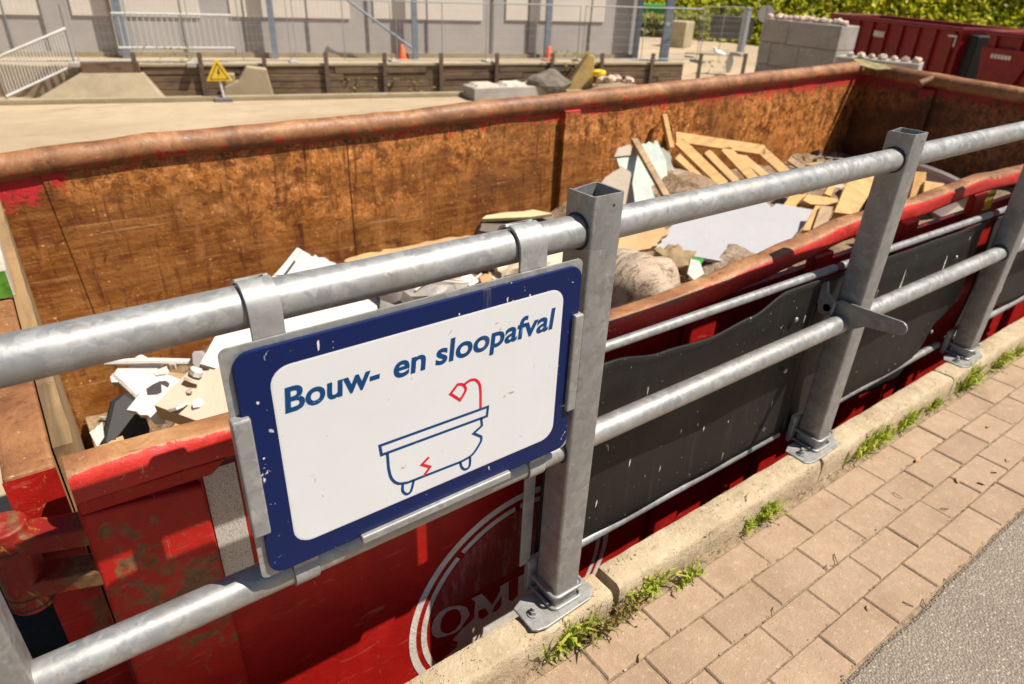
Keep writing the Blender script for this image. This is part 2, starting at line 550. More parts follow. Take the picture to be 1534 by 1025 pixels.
M_kerb = mk_kerb()
def mk_yard():
    g = G("yard_concrete")
    n1 = g.noise(0.35, 8, 0.65)
    n2 = g.noise(2.5, 8, 0.7)
    st = g.noise(0.8, 8, 0.75, g.co((.5, 1.6, 1), (0, 0, -.3)), 0.8)
    tr = g.noise(1.6, 5, 0.7, g.co((0.08, 1.0, 1), (0, 0, -.12)), 0.1)
    c = g.ramp(n1, [(0.3, (0.34, 0.26, 0.165)), (0.7, (0.46, 0.36, 0.24))])
    c = g.mix(g.ramp(n2, [(0.35, 0.45), (0.5, 0.0)]), c, (0.30, 0.225, 0.14))
    c = g.mix(g.ramp(st, [(0.58, 0.0), (0.70, 0.7)]), c, (0.20, 0.13, 0.065))
    c = g.mix(g.ramp(tr, [(0.53, 0.0), (0.66, 0.55)]), c, (0.25, 0.19, 0.125))
    return g.done(c, 0.9)


M_yard = mk_yard()
M_bgcon = concrete("old_concrete", (0.33, 0.265, 0.17), 12, False, 0.3, True, 1.2)
M_lego = concrete("grey_block_concrete", (0.33, 0.30, 0.27), 10, False, 0.42, False, 0.9)
M_hall_shade = concrete("shaded_wall_panel", (0.40, 0.37, 0.35), 6, False, 0.16, False, 0.35)  # facade shade put into the base colour
M_hall_sunlit = concrete("sunlit_wall_panel", (0.68, 0.61, 0.53), 6, False, 0.10, False, 0.4)  # sunlit part of the facade, put into the colour
M_joint = simple("joint_filler", (0.15, 0.135, 0.115), 0.8)
M_steel_col = simple("blue_grey_steel", (0.22, 0.26, 0.31), 0.5, 0.3, 0.15, 4)
M_fence = simple("fence_steel", (0.34, 0.36, 0.38), 0.5, 0.4, 0.1)
M_sleeper = wood("old_sleeper", (0.15, 0.095, 0.055), 0, 0.4, 0.25)
M_post_rust = simple("rusty_post", (0.11, 0.075, 0.055), 0.8, 0, 0.4, 8)
M_black = simple("black_plastic", (0.007, 0.0065, 0.006), 0.65, 0, 0.4, 20, 0.1)
M_white = sheet("white_plasterboard", (0.62, 0.60, 0.565), 0.08, 0.4)
M_white2 = sheet("white_laminate", (0.40, 0.40, 0.415), 0.04, 0.10, 0.45)
M_beige = sheet("beige_board", (0.49, 0.41, 0.31), 0.06, 0.18)
M_card = sheet("brown_cardboard", (0.50, 0.31, 0.14), 0.2, 0.3, 0.8)
M_mint = sheet("mint_plasterboard", (0.58, 0.66, 0.59), 0.22, 0.35)
M_pine = wood("fresh_pine", (0.52, 0.295, 0.10), 0, 0.58, 1.0)
M_pineY = wood("fresh_pine_across", (0.52, 0.305, 0.115), 1, 0.58, 1.0)
M_plank = wood("weathered_plank", (0.36, 0.24, 0.13), 0, 0.55, 1.0)
M_doorwood = wood("door_lining_wood", (0.28, 0.175, 0.078), 1, 0.45, 0.6)
M_bag = sheet("tan_sacking", (0.34, 0.24, 0.13), 0.3, 0.5, 0.9)
M_tub = simple("grey_plastic_tub", (0.40, 0.36, 0.37), 0.5, 0, 0.06, 3)
M_bluep = simple("blue_plastic", (0.02, 0.10, 0.45), 0.4)
M_orange = simple("orange_plastic", (0.75, 0.13, 0.03), 0.5)
M_green = simple("green_bin_paint", (0.02, 0.28, 0.03), 0.5, 0, 0.3)
M_yellow = simple("yellow_paint", (0.72, 0.48, 0.02), 0.5, 0, 0.2)
M_ink = simple("black_ink", (0.02, 0.02, 0.02), 0.6)
M_pale = simple("pale_rubble", (0.56, 0.47, 0.38), 0.9, 0, 0.35, 4, 0.3)
M_stone = simple("pinkish_rubble", (0.58, 0.42, 0.34), 0.9, 0, 0.35, 5, 0.3)
M_rock = simple("dark_rock", (0.14, 0.115, 0.09), 0.9, 0, 0.4, 4, 0.4)
M_decalw = sheet("faded_white_decal", (0.78, 0.73, 0.66), 0.15, 0.8)
M_tape = None


def mk_tape():
    g = G("reflective_tape")
    v = g.vor(190, None, 'DISTANCE_TO_EDGE')
    n = g.noise(20, 5, 0.7)
    c = g.ramp(v, [(0.0, (0.26, 0.24, 0.22)), (0.12, (0.52, 0.49, 0.45))])
    c = g.mix(g.ramp(n, [(0.64, 0.0), (0.70, 0.8)]), c, (0.10, 0.05, 0.035))
    return g.done(c, 0.45, 0.1)


M_tape = mk_tape()


def mk_rubber():
    g = G("black_rubber")
    n1 = g.noise(4, 7, 0.7)
    run = g.noise(9, 7, 0.75, g.co((2.6, 1, 0.28), (0, 0.12, 0)), 0.3)
    n3 = g.noise(80, 3, 0.6)
    blot = g.noise(20, 4, 0.6, g.co((1.5, 1, 0.32), (0, 0.12, 0), (3, 1, 2)), 0.6)
    c = g.ramp(n1, [(0.3, (0.0055, 0.005, 0.0046)), (0.7, (0.0145, 0.0125, 0.011))])
    c = g.mix(g.ramp(run, [(0.54, 0.0), (0.76, 0.35)]), c, (0.055, 0.041, 0.031))
    c = g.mix(g.ramp(blot, [(0.705, 0.0), (0.725, 0.8)]), c, (0.5, 0.45, 0.4))
    c = g.mix(g.ramp(n3, [(0.71, 0.0), (0.74, 0.8)]), c, (0.5, 0.45, 0.4))
    return g.done(c, g.ramp(n1, [(0.3, 0.5), (0.7, 0.7)]), 0.0, g.bump(n1, 0.2, 0.01), 0.3)


M_rubber = mk_rubber()


def mk_pavers():
    g = G("paver_concrete")
    ri = g.node("ShaderNodeNewGeometry").outputs['Random Per Island']
    n1 = g.noise(5, 8, 0.7)
    n2 = g.noise(60, 6, 0.75)
    n3 = g.noise(170, 3, 0.6)
    c = g.ramp(ri, [(0.0, (0.262, 0.172, 0.113)), (0.5, (0.325, 0.219, 0.145)), (1.0, (0.385, 0.267, 0.182))])
    c = g.mix(0.55, c, g.ramp(n1, [(0.3, (0.25, 0.165, 0.10)), (0.7, (0.44, 0.315, 0.215))]))
    c = g.mix(g.ramp(n2, [(0.55, 0.0), (0.75, 0.5)]), c, (0.60, 0.46, 0.34))
    c = g.mix(g.ramp(n2, [(0.29, 0.6), (0.44, 0.0)]), c, (0.24, 0.15, 0.09))
    c = g.mix(g.ramp(n3, [(0.29, 0.95), (0.35, 0.0)]), c, (0.12, 0.085, 0.055))
    c = g.mix(g.ramp(n3, [(0.67, 0.0), (0.73, 0.8)]), c, (0.72, 0.64, 0.54))
    dirt = g.noise(2.2, 8, 0.75, None, 1.0)
    c = g.mix(g.ramp(dirt, [(0.54, 0.0), (0.72, 0.55)]), c, (0.20, 0.14, 0.085))
    return g.done(c, 0.85, 0.0, g.bump(g.math('ADD', n2, n3), 0.5, 0.005))


def mk_asphalt():
    g = G("asphalt")
    d = g.vor(150, None, 'F1', 0)
    colr = g.sep(g.node("ShaderNodeTexVoronoi", {'Vector': g.co(), 'Scale': 150.0}).outputs['Color'])[0]
    n1 = g.noise(3, 7, 0.7)
    n2 = g.noise(240, 3, 0.7)
    c = g.ramp(colr, [(0.0, (0.18, 0.142, 0.108)), (0.6, (0.295, 0.238, 0.182)), (0.90, (0.33, 0.28, 0.23)), (0.97, (0.55, 0.48, 0.41))])
    c = g.mix(g.ramp(d, [(0.35, 0.0), (0.62, 0.8)]), c, (0.13, 0.105, 0.082))
    c = g.mix(0.3, c, g.ramp(n1, [(0.3, (0.18, 0.148, 0.118)), (0.7, (0.36, 0.30, 0.235))]))
    c = g.mix(g.ramp(n2, [(0.66, 0.0), (0.74, 0.5)]), c, (0.5, 0.45, 0.4))
    h = g.math('SUBTRACT', 1.0, d)
    return g.done(c, 0.85, 0.0, g.bump(h, 0.8, 0.006))


def mk_sand():
    g = G("joint_sand")
    n1 = g.noise(30, 6, 0.75)
    n2 = g.noise(160, 4, 0.7)
    c = g.ramp(n1, [(0.3, (0.09, 0.062, 0.036)), (0.5, (0.27, 0.195, 0.12)), (0.7, (0.42, 0.32, 0.21))])
    c = g.mix(g.ramp(n2, [(0.3, 0.8), (0.45, 0.0)]), c, (0.08, 0.06, 0.04))
    return g.done(c, 0.95, 0.0, g.bump(n2, 0.8, 0.006))


M_paver = mk_pavers()
M_asph = mk_asphalt()
M_sand = mk_sand()


def mk_leaf(name, cols):
    g = G(name)
    ri = g.node("ShaderNodeNewGeometry").outputs['Random Per Island']
    k = len(cols) - 1
    c = g.ramp(ri, [(i / k, c_) for i, c_ in enumerate(cols)])
    g.done(c, 0.6)
    tr = g.node("ShaderNodeBsdfTranslucent", {'Color': c})
    mx = g.node("ShaderNodeMixShader", {0: 0.4, 1: g.b.outputs[0], 2: tr.outputs[0]})
    g.nt.links.new(mx.outputs[0], g.nt.nodes["Material Output"].inputs[0])
    return g.m


M_weed = mk_leaf("weed_leaf", [(0.18, 0.28, 0.02), (0.36, 0.46, 0.03), (0.55, 0.50, 0.09), (0.26, 0.38, 0.025)])
M_weeddry = mk_leaf("dry_weed", [(0.40, 0.30, 0.10), (0.22, 0.17, 0.06), (0.30, 0.28, 0.07)])
M_hedge = mk_leaf("hedge_leaf", [(0.13, 0.20, 0.010), (0.46, 0.48, 0.022), (0.80, 0.72, 0.05), (0.28, 0.34, 0.016)])
M_grassy = mk_leaf("yellow_grass", [(0.30, 0.27, 0.04), (0.22, 0.25, 0.03), (0.40, 0.32, 0.06)])
M_blue = sheet("navy_sign_border", (0.010, 0.020, 0.145), 0.2, 0.12, 0.35)


def mk_signface(name, col, chip):
    g = G(name)
    n1 = g.noise(4, 6, 0.7)
    n2 = g.noise(38, 5, 0.65, None, 0.8)
    n3 = g.noise(95, 3, 0.6)
    c = g.ramp(n1, [(0.3, tuple(k * 0.93 for k in col)), (0.7, col)])
    c = g.mix(g.ramp(n2, [(0.675, 0.0), (0.70, 0.85)]), c, chip)
    c = g.mix(g.ramp(n3, [(0.745, 0.0), (0.765, 0.8)]), c, chip)
    dr = g.noise(10, 6, 0.7, g.co((1.5, 1, 0.10)))
    c = g.mix(g.ramp(dr, [(0.64, 0.0), (0.75, 0.20)]), c, (0.50, 0.36, 0.22))
    return g.done(c, 0.42, 0.0, None, 0.25)


M_signblue = mk_signface("sign_navy", (0.002, 0.0115, 0.078), (0.62, 0.60, 0.58))
M_signwhite = mk_signface("sign_white", (0.66, 0.665, 0.68), (0.40, 0.26, 0.16))
M_textblue = mk_signface("sign_text_blue", (0.002, 0.050, 0.17), (0.5, 0.5, 0.55))
M_textred = mk_signface("sign_red", (0.62, 0.012, 0.035), (0.7, 0.6, 0.6))

# ================================================================ SETTING
GZ = -0.095          # pavement level beside the kerb
LZ = -1.80           # yard level down in the container bay
PZ = -1.05           # terrace in front of the hall

# the yard: one sheet to the horizon
MB().add([(-300, -60, LZ), (500, -60, LZ), (500, 700, LZ), (-300, 700, LZ)], [(0, 1, 2, 3)]).build('yard_ground', M_yard, kind='structure')

MB().box((-14, 0.05, LZ - .1), (12, 3.3, LZ + .012)).build('bay_floor', simple('dark_bay_asphalt', (0.016, 0.014, 0.012), 1.0, 0, .5, 30), kind='structure')
# raised platform we stand on (retaining face down to the yard) with pavers, sand and asphalt
b = MB()
b.box((-14, -8, LZ - 0.2), (22, 0.046, -0.14))
b.build('platform', M_bgcon, kind='structure')
MB().box((-14, -0.56, -0.139), (22, -0.0435, GZ - 0.0055)).build('joint_sand', M_sand, kind='structure')
rows = [(0.489, -0.1877), (0.489 + 0.5318 * 0.2271, -0.3005), (0.489 + 0.0114 * 0.2271, -0.4133), (0.489 + 0.5024 * 0.2271, -0.5261)]
b = MB()
for x0, y0 in rows:
    for i in range(-9, 16):
        xa = x0 + i * 0.2271
        dz = random.uniform(-0.0020, 0.0018)
        g = 0.0021
        j = lambda: random.uniform(-0.0012, 0.0012)
        p = [(xa + g + j(), y0 + g + j()), (xa + 0.2271 - g + j(), y0 + g + j()), (xa + 0.2271 - g + j(), y0 + 0.1128 - g + j()), (xa + g + j(), y0 + 0.1128 - g + j())]
        c = 0.004
        z1 = GZ + dz
        n = [(p[0][0] + c, p[0][1] + c), (p[1][0] - c, p[1][1] + c), (p[2][0] - c, p[2][1] - c), (p[3][0] + c, p[3][1] - c)]
        tl = [random.uniform(-0.0012, 0.0012) for _ in range(4)]
        vs = [(q[0], q[1], z1 - 0.03) for q in p] + [(q[0], q[1], z1 - 0.004 + t) for q, t in zip(p, tl)] + [(q[0], q[1], z1 + t) for q, t in zip(n, tl)]
        fs = [(8, 9, 10, 11)]
        for k in range(4):
            l = (k + 1) % 4
            fs += [(k, l, 4 + l, 4 + k), (4 + k, 4 + l, 8 + l, 8 + k)]
        b.add(vs, fs)
b.build('brick_pavement', M_paver, kind='structure')

# asphalt lane with a broken edge
b = MB()
n = 260
xs = [-10 + 30 * i / n for i in range(n + 1)]
edge = [(x, -0.534 + 0.010 * mnoise.noise(Vector((x * 5, 0, 0))) + 0.007 * mnoise.noise(Vector((x * 23, 4, 0))) + 0.006 * mnoise.noise(Vector((x * 70, 9, 0)))) for x in xs]
vs, fs = [], []
for i, (x, y) in enumerate(edge):
    vs += [(x, -8, GZ + 0.004), (x, y - 0.012, GZ + 0.004), (x, y, GZ - 0.004), (x, y, -0.139)]
for i in range(n):
    for k in range(3):
        fs.append((4 * i + k, 4 * i + 4 + k, 4 * i + 5 + k, 4 * i + 1 + k))
b.add(vs, fs)
b.build('asphalt_lane', M_asph, kind='structure')

# kerb stones: chunky worn concrete, one mesh with real joints
b = MB()


def kerb_stone(b, xa, xb, seed, h=0.0):
    nx = max(6, int((xb - xa) / 0.02))
    prof = [(-0.0435, -0.139), (-0.0445, -0.055), (-0.044, -0.014), (-0.038, -0.004), (-0.029, 0.0), (0.0, 0.0005), (0.030, 0.0), (0.044, -0.004), (0.0462, -0.02), (0.0465, -0.139)]
    o = len(b.v)
    for i in range(nx + 1):
        x = xa + (xb - xa) * i / nx
        e = min(i, nx - i) / 1.0
        rnd = 0.006 if e < 1 else 0.0
        for k, (y, z) in enumerate(prof):
            q = Vector((x * 9 + seed, y * 40, z * 40))
            d = mnoise.noise(q) * 0.0030 + mnoise.noise(q * 3.1) * 0.0022
            if k in (2, 3, 4):
                chip = max(0, mnoise.noise(Vector((x * 5.5 + seed, 2.0, 0))) - 0.28) * 0.05
                chip += max(0, mnoise.noise(Vector((x * 19 + seed, 7.0, 0))) - 0.25) * 0.02
                y += chip * 0.8
                z -= chip
            zz = z + (h if z > -0.05 else 0)
            b.v.append(Vector((x, y + d * (0.6 if k < 4 else 0.2), zz + d - (rnd if k in (2, 3, 4, 5, 6, 7) else 0))))
    m = len(prof)
    for i in range(nx):
        for k in range(m - 1):
            b.f.append([o + i * m + k, o + (i + 1) * m + k, o + (i + 1) * m + k + 1, o + i * m + k + 1])
            b.s.append(True)
    for i in (0, nx):
        b.f.append([o + i * m + k for k in range(m)][:: (1 if i == 0 else -1)])
        b.s.append(False)


x = 0.205
ks = [(-3.8, -1.805), (-1.80, -0.80), (-0.795, 0.176), (0.200, 1.19), (1.196, 2.19), (2.196, 3.19), (3.196, 4.19), (4.196, 8.0)]
for i, (xa, xb) in enumerate(ks):
    kerb_stone(b, xa, xb, i * 5.3, [0, 0, -0.006, 0.004, 0, 0.003, 0, 0][i])
b.build('kerb', M_kerb, kind='structure')

# terrace in front of the hall, held by the sleeper wall
TH = -0.285
W0 = Vector((2.8, 19.3, 0))
udir = Vector((math.cos(TH), math.sin(TH), 0))
wdir = Vector((-math.sin(TH), math.cos(TH), 0))


def bgp(u, w, z):
    return W0 + udir * u + wdir * w + Vector((0, 0, z))


BGM = Matrix.Translation(W0) @ Matrix.Rotation(TH, 4, 'Z')
b = MB()
poly = [bgp(-2.2, 0.09, LZ - .2), bgp(15.6, 0.09, LZ - .2), bgp(30, 22, LZ - .2), bgp(70, 80, LZ - .2), bgp(20, 160, LZ - .2), bgp(-60, 120, LZ - .2), bgp(-40, 10, LZ - .2)]
b.prism(poly, (0, 0, PZ - LZ + .2))
b.build('hall_terrace', M_yard, kind='structure')
b = MB()
b.box((-6, -0.75, LZ), (15.0, -0.58, LZ + 0.12), BGM)
b.build('yard_kerb', M_bgcon, kind='structure', bevel=0.02)

# ================================================================ RAILING
RZ1, RZ2, RY = 1.029, 0.5045, 0.04
RR1, RR2 = 0.0319, 0.0298
PW = 0.08
PD = 1.1945
PH = 1.1054
railing = thing('railing', 'galvanised steel railing with square posts and two round rails along the kerb', 'railing', (0, RY, 0))


def hollow_post(x0, notch):
    b = MB()
    t = 0.005
    r = 0.007
    outer = rrect(PW, PW, r, 3)
    inner = rrect(PW - 2 * t, PW - 2 * t, r - 0.003, 3)
    cx, cy = x0 + PW / 2, PW / 2
    no = len(outer)
    zt = []
    for (a, c) in outer:
        z = PH
        if notch and a < -0.015 and c > -0.01:
            z -= 0.006 + 0.006 * math.sin(c * 160)
        zt.append(z)
    vs = [(cx + a, cy + c, 0.004) for a, c in outer] + [(cx + a, cy + c, z) for (a, c), z in zip(outer, zt)]
    vs += [(cx + a, cy + c, z) for (a, c), z in zip(inner, zt)] + [(cx + a, cy + c, PH - 0.5) for a, c in inner]
    fs = []
    sm = []
    for i in range(no):
        j = (i + 1) % no
        fs.append((i, j, no + j, no + i))
        fs.append((no + i, no + j, 2 * no + j, 2 * no + i))
        fs.append((2 * no + i, 2 * no + j, 3 * no + j, 3 * no + i))
    b.add(vs, fs, True)
    b.add([(cx + a, cy + c, PH - 0.5) for a, c in inner], [list(range(no))])
    return b


def make_post(x0, notch=True):
    po = hollow_post(x0, notch).build('post', M_galv, railing, sharp=50)
    # small drill hole cap
    b = MB()
    b.tube([(x0 + 0.052, 0.002, PH - 0.022), (x0 + 0.052, -0.0006, PH - 0.022)], 0.0028, 10)
    b.build('drain_hole', M_ink, po)
    pl = MB()
    pts = [(-0.088, -0.02), (-0.088, 0.058), (-0.05, 0.074), (0.10, 0.062), (0.128, 0.030), (0.130, -0.008), (0.10, -0.030), (0.0, -0.034), (-0.05, -0.036), (-0.076, -0.030)]
    pl.prism([(x0 + a, c, 0.001) for a, c in pts], (0, 0, 0.008))
    pl.build('base_plate', M_strap, po, bevel=0.002)
    for z in (0.056, 0.014):
        g = 0.0095
        pts = []
        for a, c in rrect(PW + 2 * g, PW + 2 * g + 0.02, 0.016, 5):
            pts.append((x0 + PW / 2 + a, PW / 2 + c + 0.01, z))
        MB().tube(pts, 0.0048, 10, closed=True).build('u_bolt', M_strap, po)
    b = MB()
    b.box((x0 - 0.022, 0.088, 0.0), (x0 + 0.03, 0.105, 0.11))
    b.build('clamp_plate', M_strap, po, bevel=0.002)
    b = MB()
    c = Vector((x0 - 0.056, 0.016, 0.009))
    b.tube([c, c + Vector((0, 0, 0.004))], 0.016, 20)
    b.tube([c + Vector((0, 0, 0.0041)), c + Vector((0, 0, 0.014))], 0.0105, 6)
    b.tube([c + Vector((0, 0, 0.0141)), c + Vector((0, 0, 0.024))], 0.0055, 10)
    b.build('anchor_bolt', M_strap, po)
    return po


post_a = make_post(0.0)
for k, xx in enumerate((PD, 2 * PD, 3 * PD)):
    c = copy_tree(post_a, railing)
    c.location = (xx, 0, 0)
c = copy_tree(post_a, railing)
c.location = (-1.094, 0, 0)


def rail_path(xa, xb, z, amp, seed):
    n = max(8, int((xb - xa) / 0.08))
    return [(xa + (xb - xa) * i / n, RY + amp * mnoise.noise(Vector((seed, i * .5, 0))), z + amp * mnoise.noise(Vector((i * .5, seed, 3)))) for i in range(n + 1)]


b = MB()
b.tube(rail_path(-2.4, 4.7, RZ1, 0.0006, 1), RR1, 40)
b.build('top_rail', M_galv_rail, railing)
b = MB()
b.tube(rail_path(-2.4, 4.7, RZ2, 0.0006, 2), RR2, 40)
b.build('mid_rail', M_galv_rail, railing)
# dark slots where the rails pass through the post walls
for xx in (0, PD, 2 * PD):
    for z, r in ((RZ1, RR1), (RZ2, RR2)):
        pts = [(xx - 0.0008, RY + (r + 0.003) * math.cos(2 * PI * k / 32), z + (r + 0.003) * math.sin(2 * PI * k / 32)) for k in range(32)]
        MB().tube(pts, 0.0022, 8, up=(1, 0, 0), closed=True).build('rail_slot', M_ink, railing)

# ================================================================ SIGN
SY = -0.014
sign = thing('waste_sign', 'white sign with navy border and a cracked bathtub drawing, hooked over the top rail', 'sign', (-0.35, 0, 0.77))


def rrpts(x0, z0, x1, z1, r, y, n=6):
    return [((x0 + x1) / 2 + a, y, (z0 + z1) / 2 + c) for a, c in rrect(x1 - x0, z1 - z0, r, n)]


MB().prism(rrpts(-0.684, 0.552, -0.020, 0.994, 0.012, SY + 0.0075), (0, 0.004, 0)).build('back_plate', M_strap, sign)
face = MB().prism(rrpts(-0.6705, 0.5585, -0.0255, 0.985, 0.028, SY), (0, 0.007, 0)).build('border_panel', M_signblue, sign, bevel=0.0012)
MB().prism(rrpts(-0.6215, 0.6045, -0.0705, 0.947, 0.030, SY - 0.0006), (0, 0.0005, 0)).build('white_field', M_signwhite, sign)
# thin pale edge between border and field
MB().prism(rrpts(-0.6235, 0.6025, -0.0685, 0.949, 0.0315, SY - 0.0003), (0, 0.0002, 0)).build('field_edge', M_signwhite, sign)


def ribbon(b, pts, w, y, closed=False):
    """flat stroke on the sign face with mitred joins"""
    P = [Vector((p[0], 0, p[1])) for p in pts]
    n = len(P)
    L, Rr = [], []
    for i in range(n):
        if closed:
            a, c, d = P[i - 1], P[i], P[(i + 1) % n]
        else:
            a, c, d = P[max(i - 1, 0)], P[i], P[min(i + 1, n - 1)]
        t1 = (c - a).normalized() if (c - a).length > 1e-9 else (d - c).normalized()
        t2 = (d - c).normalized() if (d - c).length > 1e-9 else t1
        n1 = Vector((-t1.z, 0, t1.x))
        n2 = Vector((-t2.z, 0, t2.x))
        m = (n1 + n2)
        m = m.normalized() if m.length > 1e-6 else n1
        k = 1 / max(0.45, m.dot(n1))
        L.append(c + m * w / 2 * k + Vector((0, y, 0)))
        Rr.append(c - m * w / 2 * k + Vector((0, y, 0)))
    vs = L + Rr
    fs = []
    for i in range(n if closed else n - 1):
        j = (i + 1) % n
        fs.append((i, j, n + j, n + i))
    b.add(vs, fs)


def curve_pts(pts, n=5):
    """Catmull-Rom smoothing"""
    out = []
    P = [Vector((p[0], p[1])) for p in pts]
    for i in range(len(P) - 1):
        p0, p1, p2, p3 = P[max(i - 1, 0)], P[i], P[i + 1], P[min(i + 2, len(P) - 1)]
        for k in range(n):
            t = k / n
            out.append(0.5 * ((2 * p1) + (p2 - p0) * t + (2 * p0 - 5 * p1 + 4 * p2 - p3) * t * t + (3 * p1 - p0 - 3 * p2 + p3) * t ** 3))
    out.append(P[-1])
    return [(q.x, q.y) for q in out]


YI = SY - 0.0010
SW = 0.0055
b = MB()
ribbon(b, [(-0.4604, 0.7442), (-0.2368, 0.7415), (-0.2387, 0.7205), (-0.4585, 0.7235)], SW, YI, True)
b.build('tub_rim', M_textblue, sign)
b = MB()
body = [(-0.4474, 0.722), (-0.4470, 0.690)] + curve_pts([(-0.4470, 0.690), (-0.4430, 0.6650), (-0.4312, 0.6470), (-0.412, 0.6395)], 5)[1:] + [(-0.30, 0.6365)] + curve_pts([(-0.2895, 0.6372), (-0.2697, 0.6431), (-0.2521, 0.6646), (-0.2508, 0.6769)], 5) + [(-0.2687, 0.6921), (-0.2497, 0.7026), (-0.2516, 0.7215)]
ribbon(b, body, SW, YI)
for lg in ([(-0.4212, 0.6400), (-0.4220, 0.625), (-0.4143, 0.6133), (-0.4052, 0.6168), (-0.3987, 0.6390)], [(-0.2985, 0.6365), (-0.2946, 0.6215), (-0.2863, 0.6128), (-0.2771, 0.6169), (-0.2757, 0.6395)]):
    ribbon(b, curve_pts(lg, 4), SW, YI)
b.build('tub_outline', M_textblue, sign)
b = MB()
ribbon(b, [(-0.366, 0.6782), (-0.3812, 0.6676), (-0.364, 0.6546), (-0.3784, 0.6390)], SW, YI - 0.0002)
b.build('crack_mark', M_textred, sign)
b = MB()
ribbon(b, [(-0.2535, 0.7440), (-0.2541, 0.7777)] + curve_pts([(-0.2541, 0.7777), (-0.2569, 0.7982), (-0.2658, 0.8108), (-0.2773, 0.8139), (-0.2900, 0.8095)], 5)[1:], SW, YI)
ribbon(b, [(-0.3190, 0.7995), (-0.3042, 0.814)] + curve_pts([(-0.3042, 0.814), (-0.2950, 0.8115), (-0.2880, 0.8030), (-0.2878, 0.7940), (-0.2986, 0.7790)], 4)[1:], SW, YI, True)
b.build('shower_mark', M_textred, sign)

# lettering, each stroke drawn as a ribbon would look thin: use font outlines turned to mesh


def text_mesh(name, body, size, mat, parent, origin, width=None, bold=0.0, shear=0.0, xs=None, rot_mat=None):
    cu = bpy.data.curves.new(name, 'FONT')
    cu.body = body
    cu.size = size
    cu.offset = bold
    cu.shear = shear
    cu.resolution_u = 6
    o = bpy.data.objects.new(name, cu)
    COL.objects.link(o)
    dg = bpy.context.evaluated_depsgraph_get()
    me = bpy.data.meshes.new_from_object(o.evaluated_get(dg))
    COL.objects.unlink(o)
    bpy.data.objects.remove(o)
    bpy.data.curves.remove(cu)
    xsv = [v.co.x for v in me.vertices]
    w = max(xsv) - min(xsv)
    k = (width / w) if width else 1.0
    x0 = min(xsv)
    org = Vector(origin) - wloc(parent)
    for v in me.vertices:
        p = Vector(((v.co.x - x0) * k, 0, v.co.y))
        v.co = org + ((rot_mat @ p) if rot_mat else p)
    me.name = name
    me.materials.clear()
    me.materials.append(mat)
    ob = bpy.data.objects.new(name, me)
    COL.objects.link(ob)
    ob.parent = parent
    return ob


for word, xa, xb in (("Bouw-", -0.6085, -0.4515), ("en", -0.4269, -0.3665), ("sloopafval", -0.3484, -0.0868)):
    text_mesh('lettering', word, 0.0612, M_textblue, sign, (xa, YI, 0.8682), xb - xa, 0.0015, 0.10)

# hooks over the top rail
for xa, xb in ((-0.640, -0.5865), (-0.170, -0.1035)):
    xa += 0.006
    pts = []
    r = RR1 + 0.0055
    pts.append((RY + r, RZ1 - 0.02))
    for k in range(0, 15):
        a = PI * k / 14
        pts.append((RY + r * math.cos(a), RZ1 + r * math.sin(a)))
    pts += [(RY - r, RZ1 - 0.03), (0.0018, RZ1 - 0.045), (0.0012, 0.93)]
    path = [((xa + xb) / 2, y, z) for y, z in pts]
    MB().sweep(path, [(-(xb - xa) / 2, -0.003), ((xb - xa) / 2, -0.003), ((xb - xa) / 2, 0.003), (-(xb - xa) / 2, 0.003)], up=(0, -1, 0.001), smooth=True).build('hook', M_strap, sign, bevel=0.0008)
# clips round the mid rail
for xa, xb in ((-0.627, -0.583), (-0.105, -0.062)):
    r = RR2 + 0.003
    pts = [(-0.0005, 0.565)]
    for k in range(0, 11):
        a = PI * 0.80 + PI * 0.75 * k / 10
        pts.append((RY + r * math.cos(a), RZ2 + r * math.sin(a)))
    path = [((xa + xb) / 2, y, z) for y, z in pts]
    MB().sweep(path, [(-(xb - xa) / 2, -0.002), ((xb - xa) / 2, -0.002), ((xb - xa) / 2, 0.002), (-(xb - xa) / 2, 0.002)], up=(0, -1, 0.001)).build('rail_clip', M_strap, sign, bevel=0.0008)
# edge clips holding the panel
for n_, a, c in (('edge_clip', (-0.687, -0.0235, 0.659), (-0.660, -0.003, 0.883)), ('edge_clip', (-0.0405, -0.0235, 0.658), (-0.0185, -0.003, 0.883)), ('edge_clip', (-0.510, -0.0235, 0.546), (-0.180, -0.003, 0.5635))):
    MB().box(a, c).build(n_, M_strap, sign, bevel=0.003)
# scrapes on the border (paint knocked off to the pale core)
b = MB()
for (x, z, w, h) in ((-0.5465, 0.9665, 0.0045, 0.026), (-0.20, 0.955, 0.004, 0.012), (-0.188, 0.949, 0.004, 0.007), (-0.15, 0.951, 0.004, 0.008), (-0.645, 0.90, 0.005, 0.006), (-0.65, 0.80, 0.004, 0.004), (-0.655, 0.76, 0.004, 0.005), (-0.30, 0.953, 0.003, 0.006)):
    pts = []
    for k in range(9):
        a = 2 * PI * k / 9
        q = random.uniform(0.55, 1.1)
        pts.append((x + w * .5 * q * math.cos(a), SY - 0.0004, z + h * .5 * q * math.sin(a)))
    b.add(pts, [list(range(9))])
b.build('paint_scrape', M_decalw, sign)

# ================================================================ CONTAINER
CB = Vector((-0.9, 0.29, LZ))
cont = thing('waste_container', 'open red roll-off container with rusty inside, full of demolition waste behind the railing', 'container', CB)


def ztf(x):
    return 0.685 + 0.018 * (x + 0.876)


NR = [(-0.905, .700), (-0.78, .697), (-.63, .690), (-.4, .678), (-.2, .668), (0, .660), (.2, .653), (.5, .648), (.75, .660), (.95, .679), (1.2, .700), (1.5, .728), (1.8, .727), (2, .723), (2.25, .735), (2.5, .746), (2.8, .735), (3.1, .724), (3.6, .735), (4.2, .74), (5, .735), (6.05, .72)]


